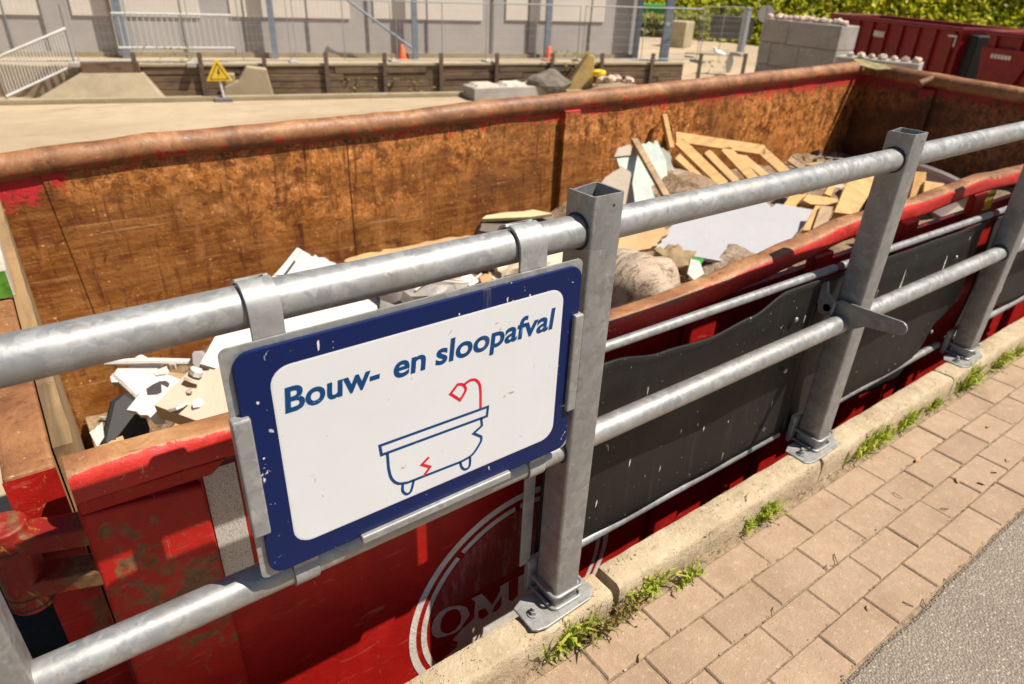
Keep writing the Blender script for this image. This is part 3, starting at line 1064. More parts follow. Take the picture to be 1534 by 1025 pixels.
def nrz(x):
    for (a, za), (c, zc) in zip(NR, NR[1:]):
        if a <= x <= c:
            t = (x - a) / (c - a)
            t = t * t * (3 - 2 * t)
            return za + (zc - za) * t
    return NR[-1][1]


# near rim: rounded beam, wavy from knocks
b = MB()
path = []
profs = []
nn = 130
for i in range(nn + 1):
    x = -0.905 + 6.955 * i / nn
    z = nrz(x) + 0.014
    h = 0.074
    path.append((x, 0.264 + 0.004 * mnoise.noise(Vector((x * 2.2, 5, 0))), z - h / 2))
    w = 0.074
    profs.append([(a + 0.0035 * mnoise.noise(Vector((x * 4, a * 60, c * 60))), c + 0.003 * mnoise.noise(Vector((x * 5, c * 50, a * 50 + 9)))) for a, c in rrect(w, h, 0.024, 4)])
b.sweep(path, profs)
b.build('rim', M_rim_near, cont)
# sleeve part of the rim at the left end: still red
# walls
def wavy_wall(b, x0, x1, y, z0, ztop, nx, nz, amp, face, seed, th=0.02):
    o = len(b.v)
    for i in range(nx + 1):
        x = x0 + (x1 - x0) * i / nx
        for k in range(nz + 1):
            z = z0 + (ztop(x) - z0) * k / nz
            e = min(1, 4 * min(i, nx - i) / nx)
            d = amp * (mnoise.noise(Vector((x * 1.1 + seed, z * 1.6, 0))) + 0.35 * mnoise.noise(Vector((x * 3.5, z * 4, seed)))) * e
            b.v.append(Vector((x, y + d, z)))
    for i in range(nx):
        for k in range(nz):
            q = [o + i * (nz + 1) + k, o + (i + 1) * (nz + 1) + k, o + (i + 1) * (nz + 1) + k + 1, o + i * (nz + 1) + k + 1]
            b.f.append(q if face < 0 else q[::-1])
            b.s.append(True)


FY = 2.80
b = MB()
wavy_wall(b, -1.0, 6.05, FY - 0.045, -1.7, lambda x: ztf(x) - 0.06, 110, 30, 0.003, -1, 4.0)
b.add([(-1.0, FY + .02, -1.7), (6.05, FY + .02, -1.7), (6.05, FY + .02, ztf(6.05) - .06), (-1.0, FY + .02, ztf(-1) - .06)], [(0, 1, 2, 3)])
b.build('side_plate', M_rust, cont)
b = MB()
b.box((-0.80, 0.255, -1.7), (6.05, 0.28, 0.60))
ns = b.build('side_plate', M_red, cont)
ns['label'] = 'red painted outer side plate with a faded round emblem'
b = MB()
# end plate leaning a little
b.add([(6.05, 0.3, -1.7), (6.05, FY - .03, -1.7), (6.05, FY - .03, ztf(6.05) - .05), (6.05, 0.3, .66), (6.08, 0.3, -1.7), (6.08, FY - .03, -1.7), (6.08, FY - .03, ztf(6.05) - .05), (6.08, 0.3, .66)], [(3, 2, 1, 0), (4, 5, 6, 7), (0, 4, 7, 3), (1, 2, 6, 5), (2, 3, 7, 6)])
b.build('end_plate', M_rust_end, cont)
MB().box((-1.0, 0.3, -1.75), (6.05, FY, -1.70)).build('floor_plate', M_rust_end, cont)
# far rim: dented tube
b = MB()
pts = []
rr = []
for i in range(100):
    x = -1.25 + 7.32 * i / 99
    bump_ = 0.010 * mnoise.noise(Vector((x * 1.5, 1, 0))) + 0.006 * mnoise.noise(Vector((x * 5, 3, 0)))
    bump_ += 0.014 * math.exp(-((x + 0.25) / 0.35) ** 2)
    r = 0.062 + 0.0035 * mnoise.noise(Vector((x * 3, 7, 0)))
    pts.append((x, FY - 0.02, ztf(x) - 0.055 + bump_))
    rr.append([(r * math.cos(2 * PI * k / 20), r * math.sin(2 * PI * k / 20) * (1 + 0.05 * mnoise.noise(Vector((x * 6, k, 0))))) for k in range(20)])
b.sweep(pts, rr)
b.build('rim', M_rim_far, cont)
b = MB()
pts = [(6.06, FY - 0.02 - (FY - .30) * i / 24, ztf(6.05) - 0.055 - 0.085 * i / 24 + 0.006 * mnoise.noise(Vector((i * .6, 2, 0)))) for i in range(25)]
b.tube(pts, 0.062, 20)
b.build('rim', M_rim_far, cont)
# torn flap of plate at the far corner
b = MB()
p0 = at(1288, 92, 'X', 6.0)
b.prism([p0 + Vector(d) for d in ((-.04, .06, .015), (-.02, -.02, .03), (0, -.20, -.01), (-.03, -.34, -.035), (-.07, -.22, -.055), (-.09, -.05, -.035))], (0, 0, 0.012))
b.build('torn_plate', concrete('mossy_flake', (0.36, 0.30, 0.14), 60, True, 0.4, True, 9), cont)
# lug and stiffener inside the end
q = at(1395, 118, 'X', 6.02)
MB().tube([q + Vector((0.05, -.03, .02)), q + Vector((-0.08, .05, -.05))], 0.035, 14).build('lug', M_rim_far, cont)
MB().box((6.005, q.y - 0.07, -1.6), (6.048, q.y + 0.07, 0.66)).build('stiffener', M_rust_end, cont, bevel=0.01)
# stiffener plates welded inside the far wall
for xa, xb, tl, pr_ in ((2.255, 2.39, 0, .042), (-0.76, -0.70, 0.12, 0)):
    yy = FY - 0.0505 - pr_
    b = MB()
    pts = []
    z1 = ztf(xa) - 0.10
    b.prism([(xa, yy, z1), (xb, yy, z1), (xb + tl * 1.2, yy, -1.0), (xa + tl, yy, -1.0)], (0, 0.03 + pr_, 0))
    b.build('weld_strip', M_rust, cont, bevel=0.004)
MB().box((0.698, FY - 0.0492, -1.0), (0.7012, FY - 0.04, 0.60)).build('weld_seam', M_rust_end, cont)
# left corner post with flared top
b = MB()
b.prism([(-0.925, 0.236, -1.7), (-0.712, 0.236, -1.7), (-0.710, 0.236, .594), (-0.908, 0.236, .618)], (0, 0.07, 0))
b.build('corner_post', M_red_worn, cont, bevel=0.008, seg=3)
b = MB()
b.add([(-0.903, .2285, .652), (-.66, .2285, .644), (-.69, .2365, .610), (-.905, .2365, .618), (-0.903, .28, .652), (-.66, .28, .644), (-.69, .28, .610), (-.905, .28, .618)], [(3, 2, 1, 0), (0, 1, 5, 4), (0, 4, 7, 3), (1, 2, 6, 5), (2, 3, 7, 6)])
b.build('weld_bead', M_red_worn, cont, bevel=0.004)
# ribs of the side wall
for x in (0.72, 1.32, 1.92, 2.52, 3.12, 3.72, 4.32):
    rz = nrz(x) - 0.054
    MB().prism([(x - .06, .2535, -1.7), (x + .06, .2535, -1.7), (x + .06, .2535, rz), (x - .06, .2535, rz)], (0, -0.034, 0)).build('rib', M_red, cont, bevel=0.008)
# reflective tape, L shaped
b = MB()
b.prism([(-0.705, .2535, .612), (-0.645, .2535, .610), (-0.645, .2535, .610), (-.647, .2535, .31), (-.707, .2535, .305)], (0, -0.001, 0))
b.prism([(-0.641, .2535, .607), (-0.52, .2535, .602), (-0.52, .2535, .547), (-.641, .2535, .552)], (0, -0.001, 0))
b.build('reflector_tape', M_tape, cont)
# round emblem on the side: two rings, worn letters
LX, LZc, LR = 0.083, -0.205, 0.380
yl = 0.2535


def ring(b, r0, r1, a0, a1, n=60, wob=0.0):
    for i in range(n):
        t0 = a0 + (a1 - a0) * i / n
        t1 = a0 + (a1 - a0) * (i + 1) / n
        if wob and mnoise.noise(Vector((t0 * 6, r0 * 9, 3))) > 0.5:
            continue
        b.add([(LX + r0 * math.cos(t0), yl, LZc + r0 * math.sin(t0)), (LX + r1 * math.cos(t0), yl, LZc + r1 * math.sin(t0)), (LX + r1 * math.cos(t1), yl, LZc + r1 * math.sin(t1)), (LX + r0 * math.cos(t1), yl, LZc + r0 * math.sin(t1))], [(0, 3, 2, 1)])


b = MB()
ring(b, LR - 0.022, LR, 0, 2 * PI, 110, 1)
ring(b, LR - 0.056, LR - 0.038, 0, 2 * PI, 110, 1)
ring_o = b.build('emblem_ring', M_decalw, cont)


def mk_scuff():
    g = G("scuffed_emblem_field")
    n = g.noise(9, 8, 0.75, g.co((1, 1, 1), (0, 0.7, 0)), 0.8)
    st = g.noise(14, 8, 0.8, g.co((4.0, 1, 0.8), (0, -0.6, 0)), 0.4)
    c = g.ramp(n, [(0.3, (0.28, 0.020, 0.014)), (0.7, (0.44, 0.055, 0.035))])
    c = g.mix(g.ramp(st, [(0.50, 0.0), (0.70, 0.6)]), c, (0.62, 0.46, 0.42))
    return g.done(c, 0.55)


b = MB()
ra = LR - 0.0605
pts = []
for k in range(41):
    a = math.radians(178) - math.radians(176) * k / 40
    pts.append((LX + ra * math.cos(a), yl + 0.0002, LZc + ra * math.sin(a)))
low = []
for k in range(30):
    x = LX + ra - 2 * ra * (k + 0.5) / 30
    low.append((x, yl + 0.0002, -0.118 + 0.02 * mnoise.noise(Vector((x * 14, 1, 1))) + 0.06 * (x - LX)))
b.prism(pts + low, (0, -0.0004, 0))
b.build('emblem_field', mk_scuff(), cont)
# pale lettering band with the letters O M and the start of the next stroke


def em(pts, dy):
    return [at(x, y, 'Y', yl - dy) for x, y in pts]


def ec(pts, dy):
    return em([(600 + x * .1951, 800 + y * .1951) for x, y in pts], dy)


b = MB()
O_o = [(238, 725), (255, 660), (300, 600), (370, 560), (450, 547), (510, 565), (530, 610), (520, 670), (480, 720), (420, 758), (350, 787), (280, 800), (245, 775)]
O_i = [(305, 715), (315, 650), (355, 597), (405, 576), (440, 580), (460, 605), (468, 640), (455, 690), (425, 733), (395, 752), (365, 764), (335, 762), (312, 745)]
n = len(O_o)
ov, iv = ec(O_o, .0012), ec(O_i, .0012)
b.add(ov + iv, [(k, (k + 1) % n, n + (k + 1) % n, n + k) for k in range(n)])
b.build('lettering', M_decalw, cont)
b = MB()
b.prism(ec([(543, 500), (590, 472), (625, 460), (705, 545), (765, 440), (765, 402), (830, 366), (905, 330), (955, 306), (1100, 250), (1300, 300), (1300, 620), (870, 700), (640, 900), (430, 1010), (300, 1010), (410, 800), (470, 736), (560, 650), (575, 520)], .0003), (0, -0.0004, 0))
b.build('lettering', M_decalw, cont)
b = MB()
for pts in ([(596, 592), (648, 568), (677, 614), (636, 652), (598, 646)], [(702, 607), (722, 552), (776, 478), (775, 545), (745, 585)], [(830, 368), (904, 332), (901, 470), (862, 514), (830, 510)], [(452, 735), (540, 610), (566, 560), (568, 640), (530, 680)]):
    b.prism(ec(pts, .0009), (0, -0.0004, 0))
b.prism(ec([(300, 940), (330, 880), (400, 815), (440, 830), (430, 870), (360, 930), (310, 960)], .0009), (0, -0.0004, 0))
b.build('letter_gap', M_red_worn, cont)
# warning sticker high on the side
stk = at(1440, 322, 'Y', .252)
b = MB()
b.prism([(2.56, .2535, .668), (2.77, .2535, .668), (2.77, .2535, .578), (2.56, .2535, .578)], (0, -0.0008, 0))
sticker = b.build('warning_sticker', M_yellow, cont)
b = MB()
for i in range(14):
    x = 2.575 + i * 0.0135
    b.prism([(x, .2522, .655), (x + .008, .2522, .655), (x + .008, .2522, .626 + .008 * (i % 3)), (x, .2522, .626)], (0, -0.0003, 0))
for i in range(10):
    x = 2.575 + i * 0.012
    b.prism([(x, .2522, .608), (x + .007, .2522, .608), (x + .007, .2522, .593), (x, .2522, .593)], (0, -0.0003, 0))
b.build('sticker_print', M_ink, sticker)

# ---- the end door on the left: top beam, lining, hinge
door = MB()
door.box((-1.000, 0.352, -1.60), (-0.922, 2.74, 0.660))
door = door.build('door', M_rim_far, cont, bevel=0.008, seg=2)
b = MB()
b.add([(-1.001, .3505, .655), (-.921, .3505, .655), (-.921, .3505, -1.6), (-1.001, .3505, -1.6)], [(0, 3, 2, 1)])
b.build('door_end_face', M_red_worn, door)
b = MB()
n = 60
pts_t = []
for i in range(n + 1):
    y = 0.43 + 2.31 * i / n
    pts_t.append((y, 0.645 + 0.006 * mnoise.noise(Vector((y * 7, 2, 0))) + 0.004 * mnoise.noise(Vector((y * 25, 5, 0)))))
vs = []
for (y, z) in pts_t:
    w = 0.004 * mnoise.noise(Vector((y * 9, 1, 4)))
    vs += [(-0.919, y, z), (-0.886 + w, y, z), (-0.886 + w, y, -1.5), (-0.919, y, -1.5)]
fs = []
for i in range(n):
    for k in range(4):
        l = (k + 1) % 4
        fs.append((4 * i + k, 4 * i + 4 + k, 4 * i + 4 + l, 4 * i + l))
fs += [(0, 1, 2, 3), (4 * n + 3, 4 * n + 2, 4 * n + 1, 4 * n)]
b.add(vs, fs)
b.build('door_lining', M_doorwood, door)
blk = MB().box((-1.00, 1.17, 0.662), (-0.912, 1.62, 0.745)).build('latch_block', sheet('peeling_white', (0.62, 0.54, 0.45), .3, .9), door, bevel=0.006)
MB().box((-0.985, 1.1675, 0.667), (-0.917, 1.1695, 0.738)).build('green_patch', simple('green_paint_patch', (0.08, 0.22, 0.02), 0.5, 0, 0.5, 30), door)
for o_ in [door] + list(door.children):
    oy = wloc(o_)
    for v in o_.data.vertices:
        v.co.x -= 0.0175 * max(0, v.co.y + oy.y - 0.36)
# hinge
hg = MB()
hx, hy = -1.018, 0.312
hg.tube([(hx, hy, 0.411), (hx, hy, 0.47), (hx, hy, 0.475), (hx, hy, 0.591), (hx, hy, 0.601)], 0.036, 22)
M_hinge = red_paint('hinge_worn_red', 0.15, (0.26, 0.016, 0.012))
hg = hg.build('hinge', M_hinge, door, bevel=0.004)
for z0, z1 in ((0.548, 0.588), (0.448, 0.486)):
    b = MB()
    b.prism([(-1.012, 0.279, z0 - .004), (-0.903, 0.237, z0), (-0.903, 0.237, z1), (-1.012, 0.279, z1 - .004)], (0.008, 0.055, 0))
    b.build('hinge_strap', M_hinge, hg, bevel=0.005)
for z in (0.421, 0.446, 0.556):
    MB().tube([(hx, hy, z), (hx, hy, z + 0.003)], 0.0366, 22).build('hinge_gap', M_ink, hg)

# ================================================================ RUBBER FLAPS along the fence
def flap(name, label, X0, X1, top, bot, parts_seed):
    root = thing(name, label, 'rubber flap', ((X0 + X1) / 2, 0.12, 0.0), 'rubber flaps closing the gap behind the railing')
    def bowf(x, t):
        fade = min(1.0, max(0.0, (X1 - .28 - x) / .2)) if parts_seed < 2 else 1.0
        return fade * 0.010 * mnoise.noise(Vector((x * 3 + parts_seed, t * 1.5, 0))) + fade * 0.014 * math.sin(t * PI) * math.sin((x - X0) / (X1 - X0) * PI * 2 + parts_seed)

    b = MB()
    nx, nz = 60, 24
    o = 0
    vs = []
    for i in range(nx + 1):
        x = X0 + (X1 - X0) * i / nx
        zt, zb = top(x), bot(x)
        for k in range(nz + 1):
            t = k / nz
            z = zb + (zt - zb) * t
            bow = bowf(x, t)
            _ = 0.010 * mnoise.noise(Vector((x * 3 + parts_seed, t * 1.5, 0))) + 0.012 * math.sin(t * PI) * math.sin((x - X0) / (X1 - X0) * PI * 2 + parts_seed)
            vs.append((x + 0.0 * t, 0.113 - bow - 0.010 * (t > 0.97), z))
    fs = []
    m = nz + 1
    for i in range(nx):
        for k in range(nz):
            fs.append((i * m + k, (i + 1) * m + k, (i + 1) * m + k + 1, i * m + k + 1))
    b.add(vs, fs, True)
    s = b.build('rubber_sheet', M_rubber, root)
    md = s.modifiers.new('solid', 'SOLIDIFY')
    md.thickness = 0.007
    md.offset = -1
    rs = random.Random(int(parts_seed * 10))
    b = MB()
    for i in range(int(13 * (X1 - X0))):
        x = rs.uniform(X0 + .05, X1 - .05)
        t0 = rs.uniform(.04, .9)
        big_ = rs.random() < .22
        L = rs.uniform(.10, .24) if big_ else rs.uniform(.01, .06)
        w = rs.uniform(.002, .0045) if big_ else rs.uniform(.001, .0024)
        sl = rs.uniform(-.05, .01)
        va, vb = [], []
        for k in range(9):
            q = k / 8
            t = max(.005, t0 - L * q)
            ww = w * (math.sin(PI * min(1, q * .9 + .12)) + .15) * rs.uniform(.4, 1.3)
            xx = x + sl * q * L * 2
            z = bot(xx) + (top(xx) - bot(xx)) * t
            y = 0.113 - bowf(xx, t) - .0012
            va.append((xx - ww, y, z))
            vb.append((xx + ww, y, z))
        b.add(va + vb, [(k, 9 + k, 10 + k, k + 1) for k in range(8)])
    b.build('scuff_marks', M_decalw, s)
    return root


def lerp_tab(T):
    def f(x):
        for (a, za), (c, zc) in zip(T, T[1:]):
            if x <= c:
                t = max(0, (x - a) / (c - a))
                t = t * t * (3 - 2 * t)
                return za + (zc - za) * t
        return T[-1][1]
    return f


TT = lambda x: 0.6685 - 0.0115 * (x - .22)      # upper tube height along the fence
fl = flap('rubber_flap', 'black rubber sheet with sagging top edge between the nearest post and the lever post', 0.02, 1.14,
          lerp_tab([(0.02, .640), (0.22, .634), (0.40, .602), (0.60, .588), (0.78, .606), (0.94, .650), (1.14, .648)]), lerp_tab([(0.0, 0.035), (0.3, .040), (0.7, .042), (1.14, .042)]), 1.0)
MB().tube([(0.05, .128, TT(0.05)), (1.22, .128, TT(1.22))], 0.0135, 18).build('tube', M_galv, fl)
MB().tube([(0.05, .124, .026), (1.14, .124, .030)], 0.0155, 18).build('tube', M_galv, fl)
for x, z in ((1.02, .535), (1.04, .34), (1.00, .12)):
    MB().ico((x, .102, z), 0.009, 2, 0.0, (1, .5, 1)).build('bolt', M_strap, fl)
MB().box((-0.045, 0.095, 0.10), (-0.012, 0.10, 0.55)).build('edge_bar', M_strap, fl, bevel=0.001)
f2 = flap('rubber_flap', 'streaky black rubber sheet with curled lower corner right of the lever post', 1.15, 2.37,
          lerp_tab([(1.1, TT(1.1) - .015), (2.4, TT(2.4) - .015)]), lerp_tab([(1.1, .030), (1.6, .012), (1.85, -.015), (2.0, -.03), (2.14, .06), (2.22, .19), (2.37, .26)]), 4.0)
MB().tube([(1.26, .128, TT(1.26)), (2.40, .128, TT(2.40))], 0.0135, 18).build('tube', M_galv, f2)
MB().tube([(1.26, .124, .030), (2.36, .124, .034)], 0.0155, 18).build('tube', M_galv, f2)
for x, z in ((2.12, .52), (2.16, .17)):
    MB().ico((x, .098, z), 0.009, 2, 0.0, (1, .5, 1)).build('bolt', M_strap, f2)
f3 = flap('rubber_flap', 'dark rubber sheet beyond the third post at the right edge of the photo', 2.44, 3.55,
          lerp_tab([(2.4, TT(2.4) - .015), (3.6, TT(3.6) - .015)]), lerp_tab([(2.4, .10), (3.6, .06)]), 7.0)
MB().tube([(2.46, .128, TT(2.46)), (3.6, .128, TT(3.6))], 0.0135, 18).build('tube', M_galv, f3)
MB().tube([(2.44, .124, .036), (3.6, .124, .036)], 0.0155, 18).build('tube', M_galv, f3)
MB().box((2.62, .10, .0), (2.66, .112, .12)).build('bracket', M_strap, f3, bevel=0.002)

# lever plate beside the middle post
lv = thing('latch_lever', 'flat steel latch lever sticking out beside the second post', 'lever', (1.18, 0.05, 0.53))
prof = [(0.090, 0.563), (0.055, 0.583), (0.020, 0.583), (-0.05, 0.586), (-0.135, 0.590)] + [(-0.135 - 0.0225 * math.sin(PI * k / 8), 0.5675 + 0.0225 * math.cos(PI * k / 8)) for k in range(1, 8)] + [(-0.131, 0.545), (-0.038, 0.529), (0.000, 0.500), (0.023, 0.478), (0.061, 0.498), (0.085, 0.53)]
MB().prism([(1.176, y, z) for y, z in prof], (0.007, 0, 0)).build('lever_plate', M_galv, lv, bevel=0.001)
MB().tube([(1.150, .082, .552), (1.190, .082, .552)], 0.013, 18, up=(0, 0, 1)).build('pivot', M_strap, lv)
b = MB()
b.prism([(1.150, .118, .63), (1.150, .102, .635), (1.150, .092, .60), (1.150, .062, .575), (1.150, .062, .530), (1.150, .105, .525), (1.150, .118, .56)], (0.012, 0, 0))
b.build('bracket', M_galv, lv, bevel=0.001)

# ================================================================ WASTE in the container
def heap_z(x, y):
    z = -0.50
    z += 0.40 * math.exp(-((x - 0.5) / 0.75) ** 2 - ((y - 2.1) / 0.9) ** 2)
    z += 0.46 * (1 / (1 + math.exp(-(x - 1.5) / 0.35)))
    z += 0.18 * math.exp(-((x - 3.3) / 0.9) ** 2 - ((y - 2.6) / 0.7) ** 2)
    z -= 0.25 * math.exp(-((x + 0.85) / 0.35) ** 2)
    z += 0.10 * mnoise.noise(Vector((x * 1.8, y * 1.8, 0))) + 0.06 * mnoise.noise(Vector((x * 5, y * 5, 2)))
    return z


def mk_rubble():
    g = G("mixed_rubble")
    v = g.node("ShaderNodeTexVoronoi", {'Vector': g.co(), 'Scale': 11.0})
    c = g.ramp(g.sep(v.outputs['Color'])[0], [(0.0, (0.05, 0.04, 0.03)), (0.3, (0.22, 0.15, 0.09)), (0.55, (0.40, 0.31, 0.2)), (0.75, (0.14, 0.10, 0.07)), (1.0, (0.6, 0.54, 0.46))])
    n = g.noise(40, 5, 0.7)
    ri = g.node("ShaderNodeNewGeometry").outputs['Random Per Island']
    c2 = g.ramp(ri, [(0.0, (0.10, 0.06, 0.035)), (0.2, (0.42, 0.30, 0.17)), (0.4, (0.60, 0.55, 0.48)), (0.55, (0.30, 0.17, 0.08)), (0.7, (0.50, 0.36, 0.2)), (0.85, (0.20, 0.16, 0.12)), (1.0, (0.62, 0.60, 0.56))])
    c = g.mix(0.6, c, c2)
    c = g.mix(g.ramp(n, [(0.35, 0.7), (0.55, 0.0)]), c, (0.06, 0.045, 0.035))
    return g.done(c, 0.9, 0.0, g.bump(g.math('ADD', n, v.outputs['Distance']), 0.8, 0.03))


b = MB()
nx, ny = 120, 46
for i in range(nx + 1):
    for k in range(ny + 1):
        x = -0.88 + 6.9 * i / nx
        y = 0.33 + 2.40 * k / ny
        b.v.append(Vector((x, y, heap_z(x, y))))
for i in range(nx):
    for k in range(ny):
        a = i * (ny + 1) + k
        b.f.append([a, a + ny + 1, a + ny + 2, a + 1])
        b.s.append(False)
rg_ = random.Random(77)
for i in range(1100):
    x = rg_.uniform(-.85, 5.9)
    y = rg_.uniform(.4, 2.7)
    p = Vector((x, y, heap_z(x, y) + rg_.uniform(-.01, .04)))
    if 1.7 < x < 4.6 and .9 < y < 2.7:
        p.z -= .10
    s_ = rg_.choice((.012, .015, .02, .03, .04)) * rg_.uniform(.6, 1.4)
    q = Vector((rg_.gauss(0, 1), rg_.gauss(0, 1), rg_.gauss(0, 1))).normalized()
    M = Matrix.Translation(p) @ Matrix.Rotation(rg_.uniform(0, 6), 4, q)
    f = rg_.choice(((1, .8, .5), (1.8, .25, .12), (1.6, 1.1, .06), (1.8, 1.3, .06), (3.2, .14, .1)))
    b.box((-s_ * f[0], -s_ * f[1], -s_ * f[2]), (s_ * f[0], s_ * f[1], s_ * f[2]), M)
b.build('rubble', mk_rubble(), kind='stuff')
rub = COL.objects['rubble']
rub['label'] = 'crushed mixed demolition rubble filling the container'
rub['category'] = 'rubble'


def jag(poly, amp, n=4, sides=None):
    """roughen chosen sides of a polygon of points (torn edges)"""
    out = []
    for i in range(len(poly)):
        a, c = Vector(poly[i]), Vector(poly[(i + 1) % len(poly)])
        out.append(a)
        if sides is None or i in sides:
            for k in range(1, n):
                t = k / n
                out.append(a.lerp(c, t) + Vector([random.uniform(-amp, amp) for _ in range(3)]) * 0.8)
    return out


def slab(name, label, cat, px, p, nrm, th, mat, torn=None, amp=0.012, group=None, bevel=0.0, n=5):
    nv = Vector(nrm).normalized()
    pts = [atp(x, y, p, nv) for x, y in px]
    if torn is not None:
        pts = [q - nv * (q - pts[0]).dot(nv) for q in jag(pts, amp, n, torn)]
    c = sum(pts, Vector()) / len(pts)
    o = MB().prism(pts, -nv * th).build(name, mat, loc=c, bevel=bevel)
    return tag(o, label, cat, group)


# --- left cluster
slab('beige_board', 'flat beige board lying on white panels at the left end of the heap', 'board', [(231, 607), (286, 553), (300, 559), (329, 550), (352, 560), (362, 622), (296, 631)], (-.5, 1.62, -.02), (-.10, -.30, 1), 0.075, M_beige, {1, 2}, 0.012)
slab('plasterboard_piece', 'white board with torn lower edge under the beige board', 'board', [(190, 614), (236, 556), (275, 570), (262, 620), (240, 632)], (-.55, 1.7, -.08), (-.15, -.35, 1), 0.02, M_white, {4, 3}, 0.014)
slab('plasterboard_piece', 'crumpled white board at the left tip of the heap', 'board', [(165, 565), (176, 552), (236, 552), (250, 565), (205, 592), (196, 588)], (-.5, 2.0, -.10), (-.2, -.6, 1), 0.05, M_white, {0, 4, 5}, 0.02)
slab('plasterboard_piece', 'small white offcut resting over the long white strip', 'board', [(192, 545), (210, 530), (245, 543), (240, 552), (195, 552)], (-.3, 2.2, -.02), (-.1, -.8, 1), 0.02, M_white, {1}, 0.012)
a, c = at(158, 543, 'Y', 2.15), at(298, 543, 'Y', 2.0)
o = MB().tube([a, a.lerp(c, .5) + Vector((0, 0, .006)), c], 0.016, 8).build('white_strip', M_white, loc=a)
tag(o, 'long thin white strip lying across the left boards', 'strip')
o = slab('white_sheet', 'large white panel lying behind the sign under the top rail', 'panel', [(300, 545), (330, 490), (545, 425), (582, 468), (470, 520), (350, 560)], (-.1, 1.95, -.02), (-.12, -.38, 1), 0.03, M_white, {3}, 0.012)
o = slab('white_sheet', 'tall white panel with torn brown top corner above the top rail', 'panel', [(405, 418), (447, 372), (462, 380), (475, 384), (502, 394), (520, 420), (470, 450)], (.35, 2.35, .02), (-.2, -1, .75), 0.025, M_white, {2, 3}, 0.014)
slab('white_lath', 'narrow white slat leaning at the left of the tall white panel', 'slat', [(412, 412), (445, 371), (452, 374), (424, 412)], (.3, 2.28, .05), (-.2, -1, .8), 0.02, M_white)
slab('black_crate', 'black plastic crate in the dark left corner of the container', 'crate', [(150, 660), (165, 600), (185, 583), (212, 600), (225, 640), (215, 668), (190, 690), (160, 690)], (-.72, 1.75, -.32), (.1, -.8, 1), 0.25, M_black, None, bevel=0.02)
slab('cardboard_piece', 'torn tan cardboard edge poking up behind the red rim', 'cardboard', [(122, 690), (132, 678), (184, 653), (190, 672), (150, 705), (122, 705)], (-.78, .62, .50), (-.05, -.4, 1), 0.006, M_card, {1}, 0.006, n=12)
slab('blue_plastic_scrap', 'small bright blue plastic scrap at the left end of the rim', 'scrap', [(117, 686), (122, 675), (133, 678), (131, 688), (121, 694)], (-.80, .60, .53), (-.1, -.5, 1), 0.01, M_bluep)
slab('paper_scrap', 'grey white paper scrap standing below the black crate', 'paper', [(134, 648), (153, 632), (156, 655), (146, 670)], (-.78, 1.3, -.15), (-.2, -1, .6), 0.004, M_white, {0}, 0.006)
slab('grey_box', 'small grey box end between the white strip and the white panel', 'box', [(288, 530), (300, 529), (318, 545), (322, 556), (300, 558), (289, 545)], (-.3, 1.95, .0), (-.3, -1, .4), 0.08, M_tub)

# --- middle, seen under and over the top rail
slab('cardboard_piece', 'long flat brown cardboard edge showing above the top rail', 'cardboard', [(515, 392), (545, 380), (600, 371), (665, 357), (720, 352), (735, 372), (600, 410)], (.9, 2.45, -.03), (-.1, -.45, 1), 0.012, M_card, {0, 1, 2, 3}, 0.014)
b = MB()
c0 = at(628, 452, 'Z', -0.02)
b.ico(c0, 0.22, 3, 0.5, (1.15, .8, .55), True, 3, 2.6)
tag(b.build('plastic_sack', sheet('grey_plastic_film', (0.33, 0.30, 0.27), 0.3, 0.5, 0.35), loc=c0), 'crumpled grey plastic sack peeping over the top edge of the sign', 'sack')
slab('paper_scrap', 'white torn sheet right of the grey sack under the rail', 'paper', [(668, 442), (680, 420), (700, 410), (725, 420), (742, 425), (700, 448)], (.75, 1.9, .03), (-.1, -.5, 1), 0.012, M_white, {0, 1, 2}, 0.012)
slab('cardboard_piece', 'small brown cardboard flap behind the white torn sheet', 'cardboard', [(650, 425), (676, 412), (708, 408), (690, 425), (675, 436)], (.85, 2.1, .0), (-.2, -.6, 1), 0.012, M_card, {1}, 0.01)
slab('cardboard_piece', 'crumpled brown carton scrap left of the foam lump', 'cardboard', [(718, 415), (740, 408), (760, 418), (745, 428), (724, 428)], (.9, 1.8, .05), (-.1, -.6, 1), 0.03, M_card, {0, 1, 2}, 0.012)
c0 = at(778, 408, 'Z', 0.05)
tag(MB().ico(c0, 0.13, 3, 0.6, (1.3, .9, .6), True, 11, 1.8).build('foam_lump', sheet('yellowed_foam', (0.68, 0.56, 0.40), .2, .5), loc=c0), 'yellowish white foam lump beside the right sign hook', 'foam')
slab('broken_box', 'dark broken box with a pale yellow lid above the rail near the hook', 'box', [(718, 345), (724, 325), (800, 318), (830, 322), (826, 345), (760, 352)], (1.5, 2.3, .12), (-.1, -.7, .8), 0.18, M_rock, {0, 5}, 0.012)
slab('box_lid', 'pale yellow lid lying on the dark broken box', 'lid', [(722, 328), (728, 323), (798, 314), (828, 320), (795, 325)], (1.5, 2.3, .16), (-.05, -.3, 1), 0.02, sheet('pale_yellow_board', (.55, .47, .26), .15, .3), {1}, 0.01)
slab('broken_board', 'broken pale board standing behind the nearest post', 'board', [(790, 402), (800, 380), (850, 372), (850, 395), (820, 412)], (1.2, 1.9, .08), (-.1, -.6, 1), 0.03, M_beige, {0, 1}, 0.01)

# --- right of the near post
slab('cardboard_sheet', 'folded tan cardboard sheet behind the nearest post', 'cardboard', [(925, 372), (930, 345), (985, 332), (1003, 345), (990, 358), (975, 372), (940, 378)], (1.95, 1.75, .08), (-.1, -.55, 1), 0.03, M_card, {2, 3, 4}, 0.016)


